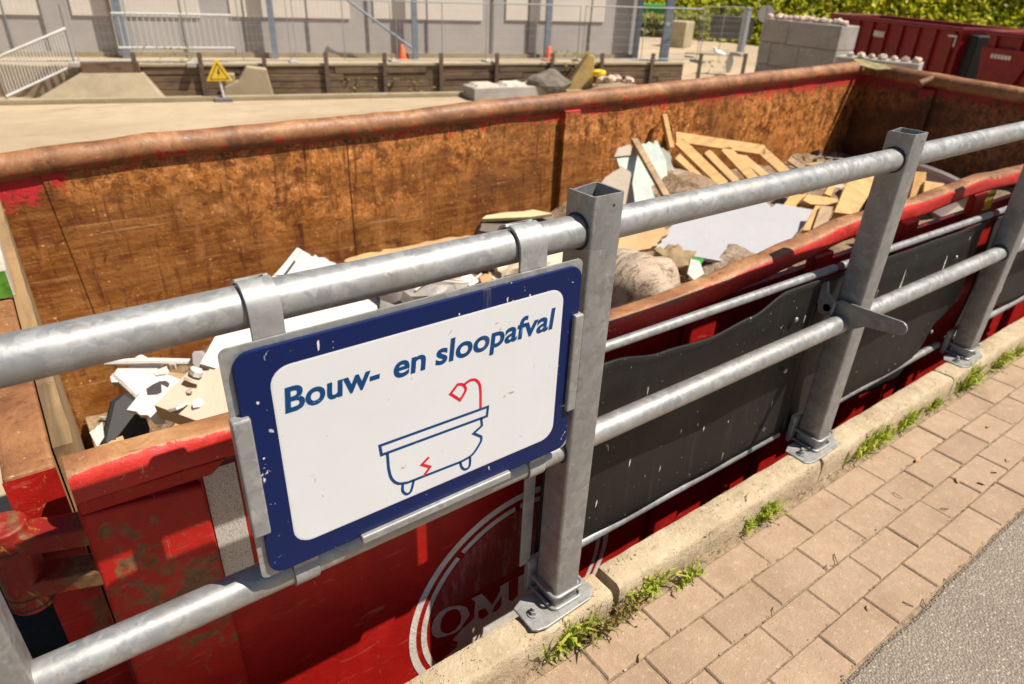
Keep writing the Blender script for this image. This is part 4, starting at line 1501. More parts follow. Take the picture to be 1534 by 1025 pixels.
def mk_disc():
    g = G("stained_round_slab")
    n = g.noise(7, 7, 0.7, g.co((1, 1, 1), (0, 0, 0.4)), 0.8)
    n2 = g.noise(22, 6, 0.75, g.co((0.5, 2, 1), (0, 0, 0.6)), 0.4)
    c = g.ramp(n, [(0.3, (0.42, 0.31, 0.21)), (0.7, (0.58, 0.47, 0.36))])
    c = g.mix(g.ramp(n2, [(0.52, 0.0), (0.62, 0.85)]), c, (0.16, 0.105, 0.065))
    c = g.mix(g.ramp(g.noise(50, 4, .7), [(0.62, 0.0), (0.68, 0.9)]), c, (0.06, 0.04, 0.03))
    return g.done(c, 0.9, 0.0, g.bump(n2, .8, .02))


c0 = at(948, 446, 'Y', 1.12)
b = MB()
b.ico(c0, 0.225, 4, .22, (1.0, .9, 1.02), True, 14, 1.7)
tag(b.build('rubble_lump', mk_disc(), loc=c0), 'big stained rounded beige lump right behind the nearest post', 'lump')
b = MB()
c0 = at(1003, 400, 'Z', 0.10)
b.ico(c0, 0.15, 4, 0.55, (1.15, .8, .62), True, 21, 3.2)
tag(b.build('tan_sack', M_bag, loc=c0, sharp=60), 'rumpled tan cloth sack between the rounded lump and the white board', 'sack')
slab('white_board', 'large smooth white board lying flat in front of the pallet', 'board', [(972, 372), (1010, 335), (1090, 300), (1148, 303), (1156, 311), (1163, 305), (1222, 315), (1190, 352), (1150, 400), (1085, 392)], (2.7, 1.55, .03), (-.08, -.16, 1), 0.022, M_white2)
slab('white_scrap', 'small white scrap hanging below the corner of the smooth board', 'scrap', [(1030, 410), (1035, 388), (1048, 391), (1055, 410), (1040, 420)], (1.75, 1.1, .1), (-.2, -1, .6), 0.01, M_white)
slab('green_scrap', 'dark green plastic scrap under the edge of the smooth white board', 'scrap', [(1018, 380), (1055, 388), (1050, 397), (1030, 392)], (1.8, 1.25, .08), (-.2, -1, .6), 0.01, M_green)
slab('plasterboard_sheet', 'white plasterboard strip with mint edges right of the other mint strip', 'board', [(962, 215), (985, 212), (998, 240), (1003, 300), (965, 312), (950, 260)], (2.95, 2.5, .22), (-.35, -.9, .55), 0.02, M_mint, {0}, 0.02)
slab('plasterboard_sheet', 'pale mint plasterboard strip with torn brown top', 'board', [(922, 232), (936, 220), (956, 226), (985, 308), (950, 318)], (2.75, 2.35, .15), (-.35, -.9, .6), 0.02, M_mint, {0, 1}, 0.018)
slab('board_edge', 'torn tan paper top edge of the mint plasterboard strip', 'paper', [(920, 235), (926, 222), (940, 217), (957, 223), (957, 232), (940, 233)], (2.74, 2.34, .15), (-.35, -.9, .6), 0.006, M_beige, {0, 1, 2}, 0.012)
slab('beige_board', 'beige board standing at the left of the mint strips', 'board', [(900, 275), (930, 248), (945, 258), (955, 330), (925, 330), (905, 290)], (2.6, 2.3, .10), (-.45, -.8, .6), 0.03, M_beige, {0}, 0.018)
slab('plasterboard_sheet', 'grey mint broken sheet behind the two mint strips', 'board', [(985, 215), (1003, 228), (1012, 262), (1015, 300), (990, 310)], (3.1, 2.55, .2), (-.3, -1, .4), 0.02, sheet('grey_mint', (.42, .44, .38), .2, .5), {0, 1}, 0.02)


def beam(name, label, cat, a, c, w, h, mat, up=(0, 0, 1), group=None, parent=None):
    a, c = Vector(a), Vector(c)
    org = (a + c) / 2
    b = MB()
    b.sweep([a, a.lerp(c, .33), a.lerp(c, .66), c], [(-w / 2, -h / 2), (w / 2, -h / 2), (w / 2, h / 2), (-w / 2, h / 2)], up=up, smooth=False)
    if parent is not None:
        return b.build(name, mat, parent, bevel=0.003)
    o = b.build(name, mat, loc=org, bevel=0.003)
    return tag(o, label, cat, group)


beam('wooden_batten', 'thin brown batten leaning across the mint plasterboard strips', 'batten', at(950, 210, 'Y', 2.55), at(998, 295, 'Y', 2.0), 0.05, 0.03, M_plank)
beam('wooden_batten', 'short pale batten sticking up against the rusty wall left of the pallet', 'batten', at(994, 172, 'Y', 2.70), at(1005, 222, 'Y', 2.58), 0.05, 0.03, M_pine)
slab('black_bracket', 'small black bracket behind the short upright batten', 'bracket', [(1001, 182), (1007, 190), (1008, 214), (1003, 225), (1000, 205)], (3.45, 2.72, .35), (0, -1, .2), 0.03, M_black)

# pallet, leaning on the heap
PN = Vector((-.25, -.62, .74)).normalized()
PP = Vector((3.45, 2.45, 0.20))


def pp(x, y, lift=0.0):
    q = atp(x, y, PP, PN)
    return q + PN * lift


pal = thing('wooden_pallet', 'fresh pine pallet tilted on the heap against the rusty wall', 'pallet', pp(1085, 240, -.05))
for (p, q, w) in (((1012, 206), (1146, 226), 0.095), ((1016, 212), (1085, 278), 0.095), ((1085, 222), (1132, 272), 0.095), ((1140, 226), (1180, 262), 0.095)):
    beam('deck_board', '', '', pp(*p), pp(*q), w, 0.022, M_pine, PN, parent=pal)
for (p, q) in (((1016, 232), (1070, 280)), ((1060, 225), (1112, 278)), ((1108, 228), (1160, 272))):
    beam('stringer', '', '', pp(*p, -.065), pp(*q, -.065), 0.07, 0.105, M_pineY, PN, parent=pal)
for (p, q) in (((1000, 226), (1062, 285)), ((1050, 240), (1120, 262))):
    beam('bottom_board', '', '', pp(*p, -.17), pp(*q, -.17), 0.10, 0.02, M_pineY, PN, parent=pal)

# loose timber to the right
beam('timber_plank', 'broad pale plank end at the tip of the pile beside the end wall', 'plank', at(1213, 250, 'Z', .30), at(1240, 252, 'Z', .32), 0.14, 0.05, M_pine)
slab('timber_plank', 'broad light plank pointing to the lever post, flat on the timber pile', 'plank', [(1250, 318), (1268, 275), (1310, 262), (1306, 285), (1283, 322)], (3.1, 1.35, .16), (-.1, -.35, 1), 0.05, M_pineY)
slab('timber_plank', 'wide grey plank left of the post under the rail', 'plank', [(1170, 312), (1192, 282), (1210, 285), (1198, 312)], (3.2, 1.75, .10), (-.1, -.3, 1), 0.04, M_pine)
slab('timber_plank', 'thick short timber lying crosswise below the rail', 'timber', [(1203, 300), (1210, 291), (1255, 298), (1258, 308), (1215, 306)], (3.3, 1.6, .14), (-.05, -.7, .8), 0.06, M_pineY)
slab('timber_plank', 'dark shaded plank leaning at the corner of the white board', 'plank', [(1218, 342), (1230, 308), (1248, 310), (1240, 335), (1226, 352)], (3.0, 1.35, .08), (-.3, -.5, 1), 0.04, M_plank)
slab('timber_plank', 'yellow slat poking out beyond the corner of the white board', 'slat', [(1202, 345), (1222, 308), (1230, 308), (1216, 345)], (2.95, 1.4, .06), (-.3, -.5, 1), 0.03, M_pine)
slab('timber_plank', 'pine board end behind the narrow slat under the rail', 'plank', [(1235, 290), (1243, 276), (1252, 276), (1245, 294)], (3.5, 1.7, .16), (-.1, -.5, 1), 0.04, M_pine)
slab('timber_plank', 'upright pine board right of the lever post', 'plank', [(1362, 300), (1372, 257), (1388, 258), (1384, 300)], (4.2, 1.25, .22), (-.5, -.7, .6), 0.03, M_pine)
slab('timber_plank', 'short pine board leaning on the grey tub', 'plank', [(1382, 298), (1386, 271), (1415, 275), (1412, 295)], (4.25, 1.15, .22), (-.4, -.6, .8), 0.03, M_pine)
c0 = at(1378, 272, 'Z', 0.16)
b = MB()
prof = [(0.0, -.24), (0.34, -.24), (0.38, -.02), (0.41, 0.0), (0.41, .02), (0.37, .02), (0.33, -.20), (0.0, -.20)]
vs = []
for i in range(40):
    a = 2 * PI * i / 40
    for r, z in prof:
        vs.append(c0 + Vector((r * math.cos(a), r * math.sin(a), z)))
fs = []
for i in range(40):
    for k in range(len(prof) - 1):
        j = (i + 1) % 40
        fs.append((i * 8 + k, j * 8 + k, j * 8 + k + 1, i * 8 + k + 1))
b.add(vs, fs, True)
o = b.build('plastic_tub', M_tub, loc=c0)
for v in o.data.vertices:
    v.co = Matrix.Rotation(math.radians(28), 3, 'Y') @ v.co
tag(o, 'grey round plastic tub tipped over near the end wall', 'tub')

p0 = at(670, 432, 'Z', .06)
pts = [p0 + Vector((-.18 + .05 * k, .03 * math.sin(k * .9), .03 + .015 * math.sin(k * .7))) for k in range(9)]
tag(MB().tube(pts, .006, 6).build('cable', simple('pale_cable', (.55, .5, .42), .5), loc=p0), 'thin pale cable lying over the grey sack', 'cable')

# loose small scrap over the heap
rng = random.Random(5)
for i in range(84):
    x = rng.uniform(-.5, 5.2)
    y = rng.uniform(.9, 2.6)
    if 1.7 < x < 4.6 and (y > 1.55 or x < 3.4):
        continue
    z = heap_z(x, y) + 0.03
    L = rng.uniform(.10, .42)
    a = rng.uniform(0, PI)
    kind = rng.choice(('wood_scrap', 'wood_scrap', 'board_scrap', 'board_scrap', 'board_scrap', 'brick_scrap'))
    M = Matrix.Translation((x, y, z)) @ Matrix.Rotation(a, 4, 'Z') @ Matrix.Rotation(rng.uniform(-.6, .6), 4, 'X') @ Matrix.Rotation(rng.uniform(-.5, .5), 4, 'Y')
    if kind == 'wood_scrap':
        b = MB().box((-L / 2, -.03, -.012), (L / 2, .03, .012), M)
        mt, lb, ct = rng.choice((M_pine, M_plank)), 'loose splintered wood offcut in the demolition heap', 'offcut'
    elif kind == 'board_scrap':
        pts = [M @ Vector((L * .6 * math.cos(q) * rng.uniform(.6, 1), L * .45 * math.sin(q) * rng.uniform(.6, 1), 0)) for q in (0.3, 1.2, 2.2, 3.3, 4.2, 5.3)]
        b = MB().prism(pts, M.to_3x3() @ Vector((0, 0, .015)))
        mt, lb, ct = rng.choice((M_white, M_beige, M_card)), 'loose broken board fragment in the demolition heap', 'fragment'
    else:
        b = MB().ico((x, y, z), L * .3, 2, .5, (1, .8, .6), False, i, 1.6)
        mt, lb, ct = rng.choice((M_pale, M_rock, M_stone)), 'loose lump of rubble in the demolition heap', 'rubble lump'
    tag(b.build(kind, mt, loc=(x, y, z)), lb, ct, {'wood_scrap': 'loose wood offcuts on the heap', 'board_scrap': 'loose board fragments on the heap', 'brick_scrap': 'loose rubble lumps on the heap'}[kind])

for i in range(7):
    x, y = rng.uniform(-.58, -.46), rng.uniform(1.45, 1.80)
    z = -.02 + .10 * (x + .5) + .33 * (y - 1.62) + .012 if x < -.15 else -.02 + .12 * (x + .1) + .38 * (y - 1.95) + .012
    L = rng.uniform(.015, .06)
    M = Matrix.Translation((x, y, z)) @ Matrix.Rotation(rng.uniform(0, 6), 4, 'Z') @ Matrix.Rotation(.32 + rng.uniform(-.35, .35), 4, 'X') @ Matrix.Rotation(rng.uniform(-.3, .3), 4, 'Y')
    pts = [M @ Vector((L * math.cos(q) * rng.uniform(.5, 1), L * .6 * math.sin(q) * rng.uniform(.5, 1), 0)) for q in (0.3, 1.0, 1.9, 2.7, 3.6, 4.4, 5.4)]
    b = MB().prism(pts, M.to_3x3() @ Vector((0, 0, rng.uniform(.006, .02))))
    tag(b.build('plaster_fragment', rng.choice((M_white, M_white, M_beige, M_card, M_pale)), loc=(x, y, z)), 'small torn fragment lying on the white and beige boards at the left of the heap', 'fragment', 'small fragments on the left boards')

# ================================================================ WEEDS AND LITTER on the pavement
WEEDS = [(850, 965, 1.0, 'along the kerb left of the nearest post base'), (898, 948, 1.0, 'thick below the nearest post'), (934, 917, .7, 'right below the kerb joint'), (966, 888, .9, 'tall beside the kerb just right of the joint'), (1030, 866, .75, 'alone at the kerb foot right of the joint'), (1145, 775, .85, 'midway between the two front posts'), (1120, 788, .4, 'smallest midway between the posts'), (1285, 672, 1.1, 'spilling from the kerb right of the lever post'), (1305, 655, .9, 'behind the lever post tuft'), (1345, 632, 1.0, 'halfway to the third post'), (1385, 605, .7, 'short one before the third post'), (1440, 575, 1.3, 'largest under the third post'), (1478, 540, 1.0, 'beyond the third post'), (1500, 522, .7, 'last one at the right edge')]
rng = random.Random(11)
for (x, y, s, where) in WEEDS:
    c = at(x, y, 'Z', GZ)
    c.y = min(max(c.y, -0.085), -0.047)
    b = MB()
    nblade = int(58 * s)
    for i in range(nblade):
        a = rng.uniform(0, 2 * PI)
        base = c + Vector((rng.gauss(0, .036 * s), rng.uniform(-.016, .006), 0))
        L = rng.uniform(.028, .10) * s
        lean = rng.uniform(.2, 1.1)
        out = Vector((math.cos(a), math.sin(a) * .8 - .35, 0))
        w = rng.uniform(.0016, .0040)
        sd = Vector((-out.y, out.x, 0)).normalized() * w
        p1 = base + out * L * .35 * lean + Vector((0, 0, L * .65))
        p2 = base + out * L * (.8 * lean) + Vector((0, 0, L * (1.1 - .45 * lean)))
        b.add([base - sd, base + sd, p1 + sd * 1.3, p1 - sd * 1.3, p2], [(0, 1, 2, 3), (3, 2, 4)])
        if rng.random() < .5:       # little side leaflets
            for t in (.4, .7, .95):
                m = base.lerp(p1, t) if t < .6 else p1.lerp(p2, (t - .6) / .4)
                dd = Vector((rng.uniform(-1, 1), rng.uniform(-1, 1), rng.uniform(-.2, .6))).normalized() * rng.uniform(.006, .013)
                s2 = dd.cross(Vector((0, 0, 1))) * .3
                b.add([m, m + dd * .5 + s2, m + dd, m + dd * .5 - s2], [(0, 1, 2, 3)])
    for i in range(int(9 * s)):
        base = c + Vector((rng.gauss(0, .03 * s), rng.uniform(-.012, .004), 0))
        tip = base + Vector((rng.gauss(0, .018), rng.gauss(-.008, .012), rng.uniform(.05, .105) * s))
        b.tube([base, base.lerp(tip, .5) + Vector((rng.gauss(0, .003), 0, 0)), tip], .0008, 4)
        for k in range(7):
            m = base.lerp(tip, .25 + .75 * k / 6)
            dd = Vector((rng.gauss(0, 1), rng.gauss(-.3, 1), rng.uniform(.2, 1.2))).normalized() * rng.uniform(.008, .020)
            s2 = dd.cross(Vector((.3, .2, 1))).normalized() * .0022
            b.add([m, m + dd * .5 + s2, m + dd, m + dd * .5 - s2], [(0, 1, 2, 3)])
    tag(b.build('weed_tuft', M_weed if rng.random() < .85 else M_weeddry, loc=c), 'green weed tuft ' + where, 'weed', 'weeds growing along the kerb foot')
b = MB()
rg_ = random.Random(31)
for i in range(1500):
    if rg_.random() < .62:
        x, y = rg_.uniform(-.6, 3.2), -.047 - abs(rg_.gauss(0, .014))
    else:
        k = rg_.randrange(4)
        x, y = rg_.uniform(-.3, 3.2), [-.1877, -.3005, -.4133, -.5261][k] + rg_.gauss(0, .004)
    s_ = rg_.choice((.001, .0014, .0018, .0026, .0036))
    p = Vector((x, y, GZ + s_ * .3))
    q = [p + Vector((s_ * rg_.uniform(.6, 1.2) * math.cos(a), s_ * rg_.uniform(.6, 1.2) * math.sin(a), 0)) for a in (0.2, 1.8, 3.3, 4.8)]
    t_ = p + Vector((0, 0, s_ * rg_.uniform(.5, 1.1)))
    b.add(q + [t_], [(0, 1, 4), (1, 2, 4), (2, 3, 4), (3, 0, 4)])
g = G('grit')
g.done(g.ramp(g.node("ShaderNodeNewGeometry").outputs['Random Per Island'], [(0, (.07, .045, .025)), (.4, (.30, .21, .12)), (.7, (.16, .10, .05)), (1, (.6, .5, .38))]), .9)
o = b.build('gravel_grit', g.m, kind='stuff')
o['label'] = 'loose grit and dirt along the kerb foot and in the paving joints'
LIT = [(1375, 690, 'leaf'), (1300, 912, 'leaf'), (1345, 742, 'twig'), (1160, 915, 'twig'), (1253, 838, 'twig'), (1490, 708, 'leaf'), (1435, 720, 'leaf'), (1415, 762, 'twig'), (1385, 903, 'twig'), (1120, 745, 'twig'), (1470, 725, 'leaf'), (1065, 800, 'twig'), (1360, 905, 'twig'), (1480, 640, 'leaf'), (1510, 690, 'leaf'), (1240, 850, 'twig'), (1160, 750, 'twig'), (960, 985, 'leaf')]
names_l = ['dry brown leaf', 'curled brown leaf', 'small dark twig', 'short pale twig', 'bent twig', 'orange leaf', 'small orange leaf', 'curved dark twig', 'straight dark twig', 'dark bark chip', 'pointed leaf', 'tiny twig', 'thin twig', 'flat leaf', 'crisp leaf', 'split twig', 'broken bark chip', 'rusty leaf']
for i, (x, y, kd) in enumerate(LIT):
    onk = (x, y) in ((1120, 745), (1065, 800))
    c = at(x, y, 'Z', GZ + .003 if not onk else .008)
    a = rng.uniform(0, PI)
    b = MB()
    u = Vector((math.cos(a), math.sin(a), 0))
    if kd == 'twig':
        L = rng.uniform(.012, .024)
        b.tube([c - u * L, c + Vector((0, 0, .004)) + Vector((-u.y, u.x, 0)) * .004, c + u * L], .0016, 6)
        mt = rng.choice((M_post_rust, M_rock, M_plank))
    else:
        v = Vector((-u.y, u.x, 0))
        L = rng.uniform(.012, .022)
        b.add([c - u * L, c - u * L * .3 + v * L * .4 + Vector((0, 0, .005)), c + u * L * .4 + v * L * .3 + Vector((0, 0, .008)), c + u * L + Vector((0, 0, .004)), c + u * L * .4 - v * L * .35 + Vector((0, 0, .003)), c - u * L * .3 - v * L * .4 + Vector((0, 0, .006))], [(0, 1, 2, 3, 4, 5)])
        mt = M_card if rng.random() < .6 else M_plank
    tag(b.build('twig' if kd == 'twig' else 'fallen_leaf', mt, loc=c), 'small dry litter piece lying on the brick pavement or kerb', 'litter', 'dry twigs and leaves on the pavement')

# ================================================================ BACKGROUND
# hall with concrete wall panels
HT = math.atan2(16.66 - 22.4, 17.2 + .4)
HO = Vector((-0.4, 22.4, PZ))
HM = Matrix.Translation(HO) @ Matrix.Rotation(HT, 4, 'Z')
hall = thing('warehouse', 'concrete panel warehouse with grey painted shade on its lower wall and steel columns beyond the yard', 'building', HO)
HN = Vector((-math.sin(HT), math.cos(HT), 0))
HU = Vector((math.cos(HT), math.sin(HT), 0))


def hu(x, y=60, off=0.0):
    q = atp(x, y, HO + HN * off, HN) - HO
    return q.dot(HU), q.z


hend = hu(951, 60)[0]
MB().box((-9, 0, 0), (hend, 9, 6.5), HM).build('wall', M_hall_shade, hall)  # grey stands in for the shadow lying on the facade
MB().box((-9, -.06, 0), (hend + .05, -.003, .14), HM).build('plinth', M_bgcon, hall)
for xa, xb, yb in ((-60, 62, 22), (109, 300, 25), (346, 524, 27), (560, 722, 30), (757, 904, 32)):  # sunlit rectangles above the shadow, built as paler raised panels
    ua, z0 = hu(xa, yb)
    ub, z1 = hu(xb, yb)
    MB().box((ua, -.035, (z0 + z1) / 2), (ub, -.003, 6.0), HM).build('sunlit_panel', M_hall_sunlit, hall, bevel=.01)
for xj in (18, 72, 278, 370, 463, 552, 640, 737, 790, 882):
    u = hu(xj, 60)[0]
    MB().box((u - .022, -.042, .15), (u + .022, -.0035, 6), HM).build('panel_joint', M_joint, hall)
for xc, w in ((187, .20), (411, .17), (622, .16), (820, .18), (953, .16)):
    u = hu(xc, 70, -.3)[0]
    MB().box((u - w / 2, -.34, 0), (u + w / 2, -.20, 6), HM).build('column', M_steel_col, hall)
u = hu(168, 60, -.12)[0]
MB().tube([HM @ Vector((u + .12, -.12, 0)), HM @ Vector((u - .02, -.12, 6))], .05, 8).build('downpipe', simple('rusty_pipe', (.35, .22, .12), .7), hall)
u0, z0 = hu(520, 0, -.4)
u1, z1 = hu(617, 72, -.4)
MB().tube([HM @ Vector((u0, -.4, z0)), HM @ Vector((u1, -.4, z1))], .035, 8).build('brace', M_steel_col, hall)

# second steel column standing clear of the hall end
q = at(993, 92, 'Z', PZ)
pl_ = thing('steel_column', 'tall blue grey steel column standing alone right of the warehouse', 'column', q)
MB().box((-.13, -.13, .012), (.13, -.10, 7), Matrix.Translation(q) @ Matrix.Rotation(-.6, 4, 'Z')).build('flange', M_steel_col, pl_)
MB().box((-.13, .10, .012), (.13, .13, 7), Matrix.Translation(q) @ Matrix.Rotation(-.6, 4, 'Z')).build('flange', M_steel_col, pl_)
MB().box((-.012, -.098, .012), (.012, .098, 7), Matrix.Translation(q) @ Matrix.Rotation(-.6, 4, 'Z')).build('web', M_steel_col, pl_)
MB().box((-.22, -.2, 0), (.22, .2, .011), Matrix.Translation(q) @ Matrix.Rotation(-.6, 4, 'Z')).build('foot_plate', M_steel_col, pl_)
MB().tube([q + Vector((-.125, -.12, 1.15)), q + Vector((-.14, -.14, 1.15))], .06, 14).build('round_plate', M_white, pl_)

# sleeper wall with its steel posts
sw = thing('sleeper_wall', 'low brown timber sleeper wall with rusty steel posts below the fence', 'wall', bgp(6, 0, LZ))
for k in range(4):
    b = MB()
    x = -0.4
    rngs = random.Random(k)
    while x < 15.4:
        L = rngs.uniform(2.2, 2.8)
        dy = rngs.uniform(-.02, .02)
        b.box((x, -.10 + dy, LZ + .005 + k * .185), (min(x + L - .01, 15.5), .085, LZ + .18 + k * .185), BGM)
        x += L
    b.build('sleeper_course', M_sleeper, sw, bevel=.015)
b = MB().box((-0.4, -.13, PZ + .002), (15.5, .16, PZ + .075), BGM)
b.build('coping', M_bgcon, sw, bevel=.015)
for xp in (205, 303, 398, 490, 577, 661, 744, 826, 900, 975, 1046, 1112):
    q = atp(xp, 110, W0 - wdir * .16, wdir) - W0
    u = q.dot(udir)
    MB().box((u - .055, -.20, LZ), (u + .055, -.135, PZ + .35), BGM).build('post', M_post_rust, sw)

# sloped concrete ramp blocks
rp = thing('ramp_block', 'wide sloped concrete ramp block at the left under the fence', 'concrete block', bgp(-1, -.3, LZ))
A_ = [(-4.2, -.57), (0.35, -.57), (-0.55, -.21), (-2.6, -.21)]
zt = PZ - .12
b = MB()
def bu(x, y, w):
    q = atp(x, y, bgp(0, w, 0), wdir) - W0
    return q.dot(udir)


ul, ur = bu(42, 148, -.575), bu(246, 146, -.575)
tl_, tr_ = bu(122, 118, -.205), bu(216, 118, -.205)
vs = [bgp(ul, -.575, LZ), bgp(ur, -.575, LZ), bgp(tr_, -.205, zt), bgp(tl_, -.205, zt), bgp(ul, .0, LZ), bgp(ur, -.0, LZ), bgp(tr_, .0, zt), bgp(tl_, .0, zt)]
b.add(vs, [(0, 1, 2, 3), (1, 5, 6, 2), (2, 6, 7, 3), (3, 7, 4, 0), (4, 7, 6, 5), (0, 4, 5, 1)])
b.build('slope', M_bgcon, rp, bevel=.02)
MB().box((tl_ + .05, -.20, zt + .003), (tr_ - .05, -.15, zt + .24), BGM).build('back_lip', M_sleeper, rp)
q = bgp(bu(374, 143, -.56), -.56, LZ)
st_ = thing('step_block', 'stepped concrete block behind the yellow triangle sign', 'concrete block', q)
qm = Matrix.Translation(q) @ Matrix.Rotation(TH, 4, 'Z')
MB().prism([qm @ Vector(p) for p in ((-.70, 0, 0), (.62, 0, 0), (.50, 0, .74), (.02, 0, .80), (-.22, 0, .46), (-.58, 0, .32))], wdir * .36).build('block', M_bgcon, st_, bevel=.03)
MB().box((-.55, .10, .34), (-.30, .34, .62), qm).build('upstand', M_bgcon, st_, bevel=.03)

# warning triangle on a stand
q = at(336, 152, 'Z', LZ)
tri = thing('warning_sign', 'yellow warning triangle on a short post standing on the yard', 'sign', q)
MB().box((-.22, -.13, 0), (.22, .13, .10), Matrix.Translation(q) @ Matrix.Rotation(TH, 4, 'Z')).build('foot', simple('grey_rubber_foot', (.16, .15, .14), .8), tri, bevel=.02)
MB().tube([q + Vector((0, 0, .1)), q + Vector((-.03, 0, .55))], .03, 10).build('post', M_white, tri)
tm = Matrix.Translation(q + Vector((-.03, 0, 0))) @ Matrix.Rotation(TH, 4, 'Z')
MB().prism([tm @ Vector(p) for p in ((-.31, -.045, .50), (.31, -.045, .50), (.03, -.045, 1.0), (-.03, -.045, 1.0))], tm.to_3x3() @ Vector((0, .02, 0))).build('triangle', M_yellow, tri, bevel=.006)
b = MB()
T = [Vector((-.235, -.047, .535)), Vector((.235, -.047, .535)), Vector((0, -.047, .935))]
cen = sum(T, Vector()) / 3
inn = [cen + (p - cen) * .84 for p in T]
for i in range(3):
    j = (i + 1) % 3
    b.add([tm @ T[i], tm @ T[j], tm @ inn[j], tm @ inn[i]], [(0, 1, 2, 3)])
b.add([tm @ Vector(p) for p in ((.01, -.047, .80), (-.04, -.047, .68), (-.005, -.047, .68), (-.03, -.047, .58), (.05, -.047, .71), (.012, -.047, .71), (.04, -.047, .80))], [(0, 1, 2, 3, 4, 5, 6)])
b.build('black_marks', M_ink, tri)

# temporary mesh fence: one thing per panel
FN = wdir


def fence_panel(px0, px1, ybase, label, htop=None):
    a = at(px0, ybase, 'Z', PZ)
    c = at(px1, ybase - (px1 - px0) * .004, 'Z', PZ)
    H = 1.62
    r = thing('fence_panel', label, 'fence panel', (a + c) / 2, 'temporary mesh fence panels in front of the warehouse')
    up = Vector((0, 0, 1))
    e = (c - a).normalized()
    a2 = a + e * .05 + up * .12
    c2 = c - e * .05 + up * .12
    b = MB()
    b.tube([a2, c2, c2 + up * (H - .12), a2 + up * (H - .12)], .021, 8, closed=True, up=(.3, .3, .1))
    b.build('frame', M_fence, r)
    b = MB()
    L = (c2 - a2).length
    k = int(L / .11)
    for i in range(1, k):
        p = a2.lerp(c2, i / k)
        b.tube([p, p + up * (H - .12)], .0022, 3, caps=False)
    for i in range(1, 7):
        p = up * (H - .12) * i / 7
        b.tube([a2 + p, c2 + p], .0022, 3, caps=False)
    b.build('mesh_infill', M_fence, r)
    MB().box((-.30, -.11, 0), (.30, .11, .12), Matrix.Translation(c) @ Matrix.Rotation(TH + PI / 2, 4, 'Z')).build('foot', M_lego, r, bevel=.02)
    m = a2.lerp(c2, .5)
    MB().tube([m, m + up * (H - .12)], .014, 6).build('mid_bar', M_fence, r)
    return r


for i, (p0, p1, y, w) in enumerate(((-60, 115, 100, 'leftmost mesh fence panel, behind the slanting barrier'), (117, 288, 100, 'mesh fence panel with the hung barrier and the ramp block below'), (290, 440, 98, 'mesh fence panel behind the yellow triangle'), (443, 590, 97, 'mesh fence panel left of the fence post by the first orange cone'), (593, 730, 97, 'mesh fence panel behind the left orange cone'), (733, 866, 95, 'mesh fence panel behind the second orange cone'), (869, 1044, 95, 'rightmost mesh fence panel crossing the end of the warehouse'))):
    fence_panel(p0, p1, y, w)

# crowd barriers
M_bar = simple('light_barrier_steel', (0.58, 0.58, 0.56), .45, .2, .1, 4)


def barrier(label, a, c, H, lean, nb):
    a, c = Vector(a), Vector(c)
    r = thing('crowd_barrier', label, 'barrier', (a + c) / 2)
    up = (Vector((0, 0, 1)) + lean).normalized()
    b = MB()
    p = [a + up * .18, c + up * .18, c + up * H, a + up * H]
    b.tube(p, .032, 10, closed=True, up=(.2, .3, .1))
    b.build('frame', M_bar, r)
    for i in range(1, nb):
        s = p[0].lerp(p[1], i / nb)
        b = MB().tube([s, s + up * (H - .18)], .012, 6)
        b.build('bar', M_bar, r)
    for s in (a, c):
        b = MB().tube([s, s + up * .2], .025, 10)
        b.build('leg', M_galv, r)
    return r


barrier('slanting galvanised barrier standing at the far left of the yard', bgp(bu(10, 146, -.62), -.62, LZ), bgp(bu(116, 110, -.1), -.02, LZ + .62), 1.0, Vector((-.03, 0, 0)), 24)
a = at(186, 78, 'Z', PZ + .3)
c = at(352, 76, 'Z', PZ + .3)
a = bgp(-.25, .75, PZ + .30)
ua = (atp(178, 72, bgp(0, .75, 0), wdir) - W0).dot(udir)
uc = (atp(353, 74, bgp(0, .75, 0), wdir) - W0).dot(udir)
za = atp(265, 72, bgp(0, .75, 0), wdir).z
barrier('galvanised barrier hung high on the mesh fence at the left', bgp(ua, .75, za - .18), bgp(uc, .75, za - .18), .98, Vector((0, 0, 0)), 20)

# orange cones
for xp, yp, w in ((603, 86, 'left'), (822, 82, 'right')):
    q = HM @ Vector((hu(xp, yp, -.55)[0], -.55, 0))
    r = thing('traffic_cone', 'orange traffic cone at the foot of the warehouse wall, the %s one' % ('larger left' if w == 'left' else 'smaller right'), 'cone', q)
    b = MB()
    n = 16
    pr = [(.15, .03), (.12, .05), (.045, .42), (.035, .43), (0.001, .43)]
    vs = [q + Vector((rr_ * math.cos(2 * PI * k / n), rr_ * math.sin(2 * PI * k / n), z)) for rr_, z in pr for k in range(n)]
    fs = [(j * n + k, j * n + (k + 1) % n, (j + 1) * n + (k + 1) % n, (j + 1) * n + k) for j in range(len(pr) - 1) for k in range(n)]
    b.add(vs, fs, True)
    b.build('cone_body', M_orange, r)
    MB().box((q.x - .18, q.y - .18, q.z), (q.x + .18, q.y + .18, q.z + .028)).build('base', M_orange, r)


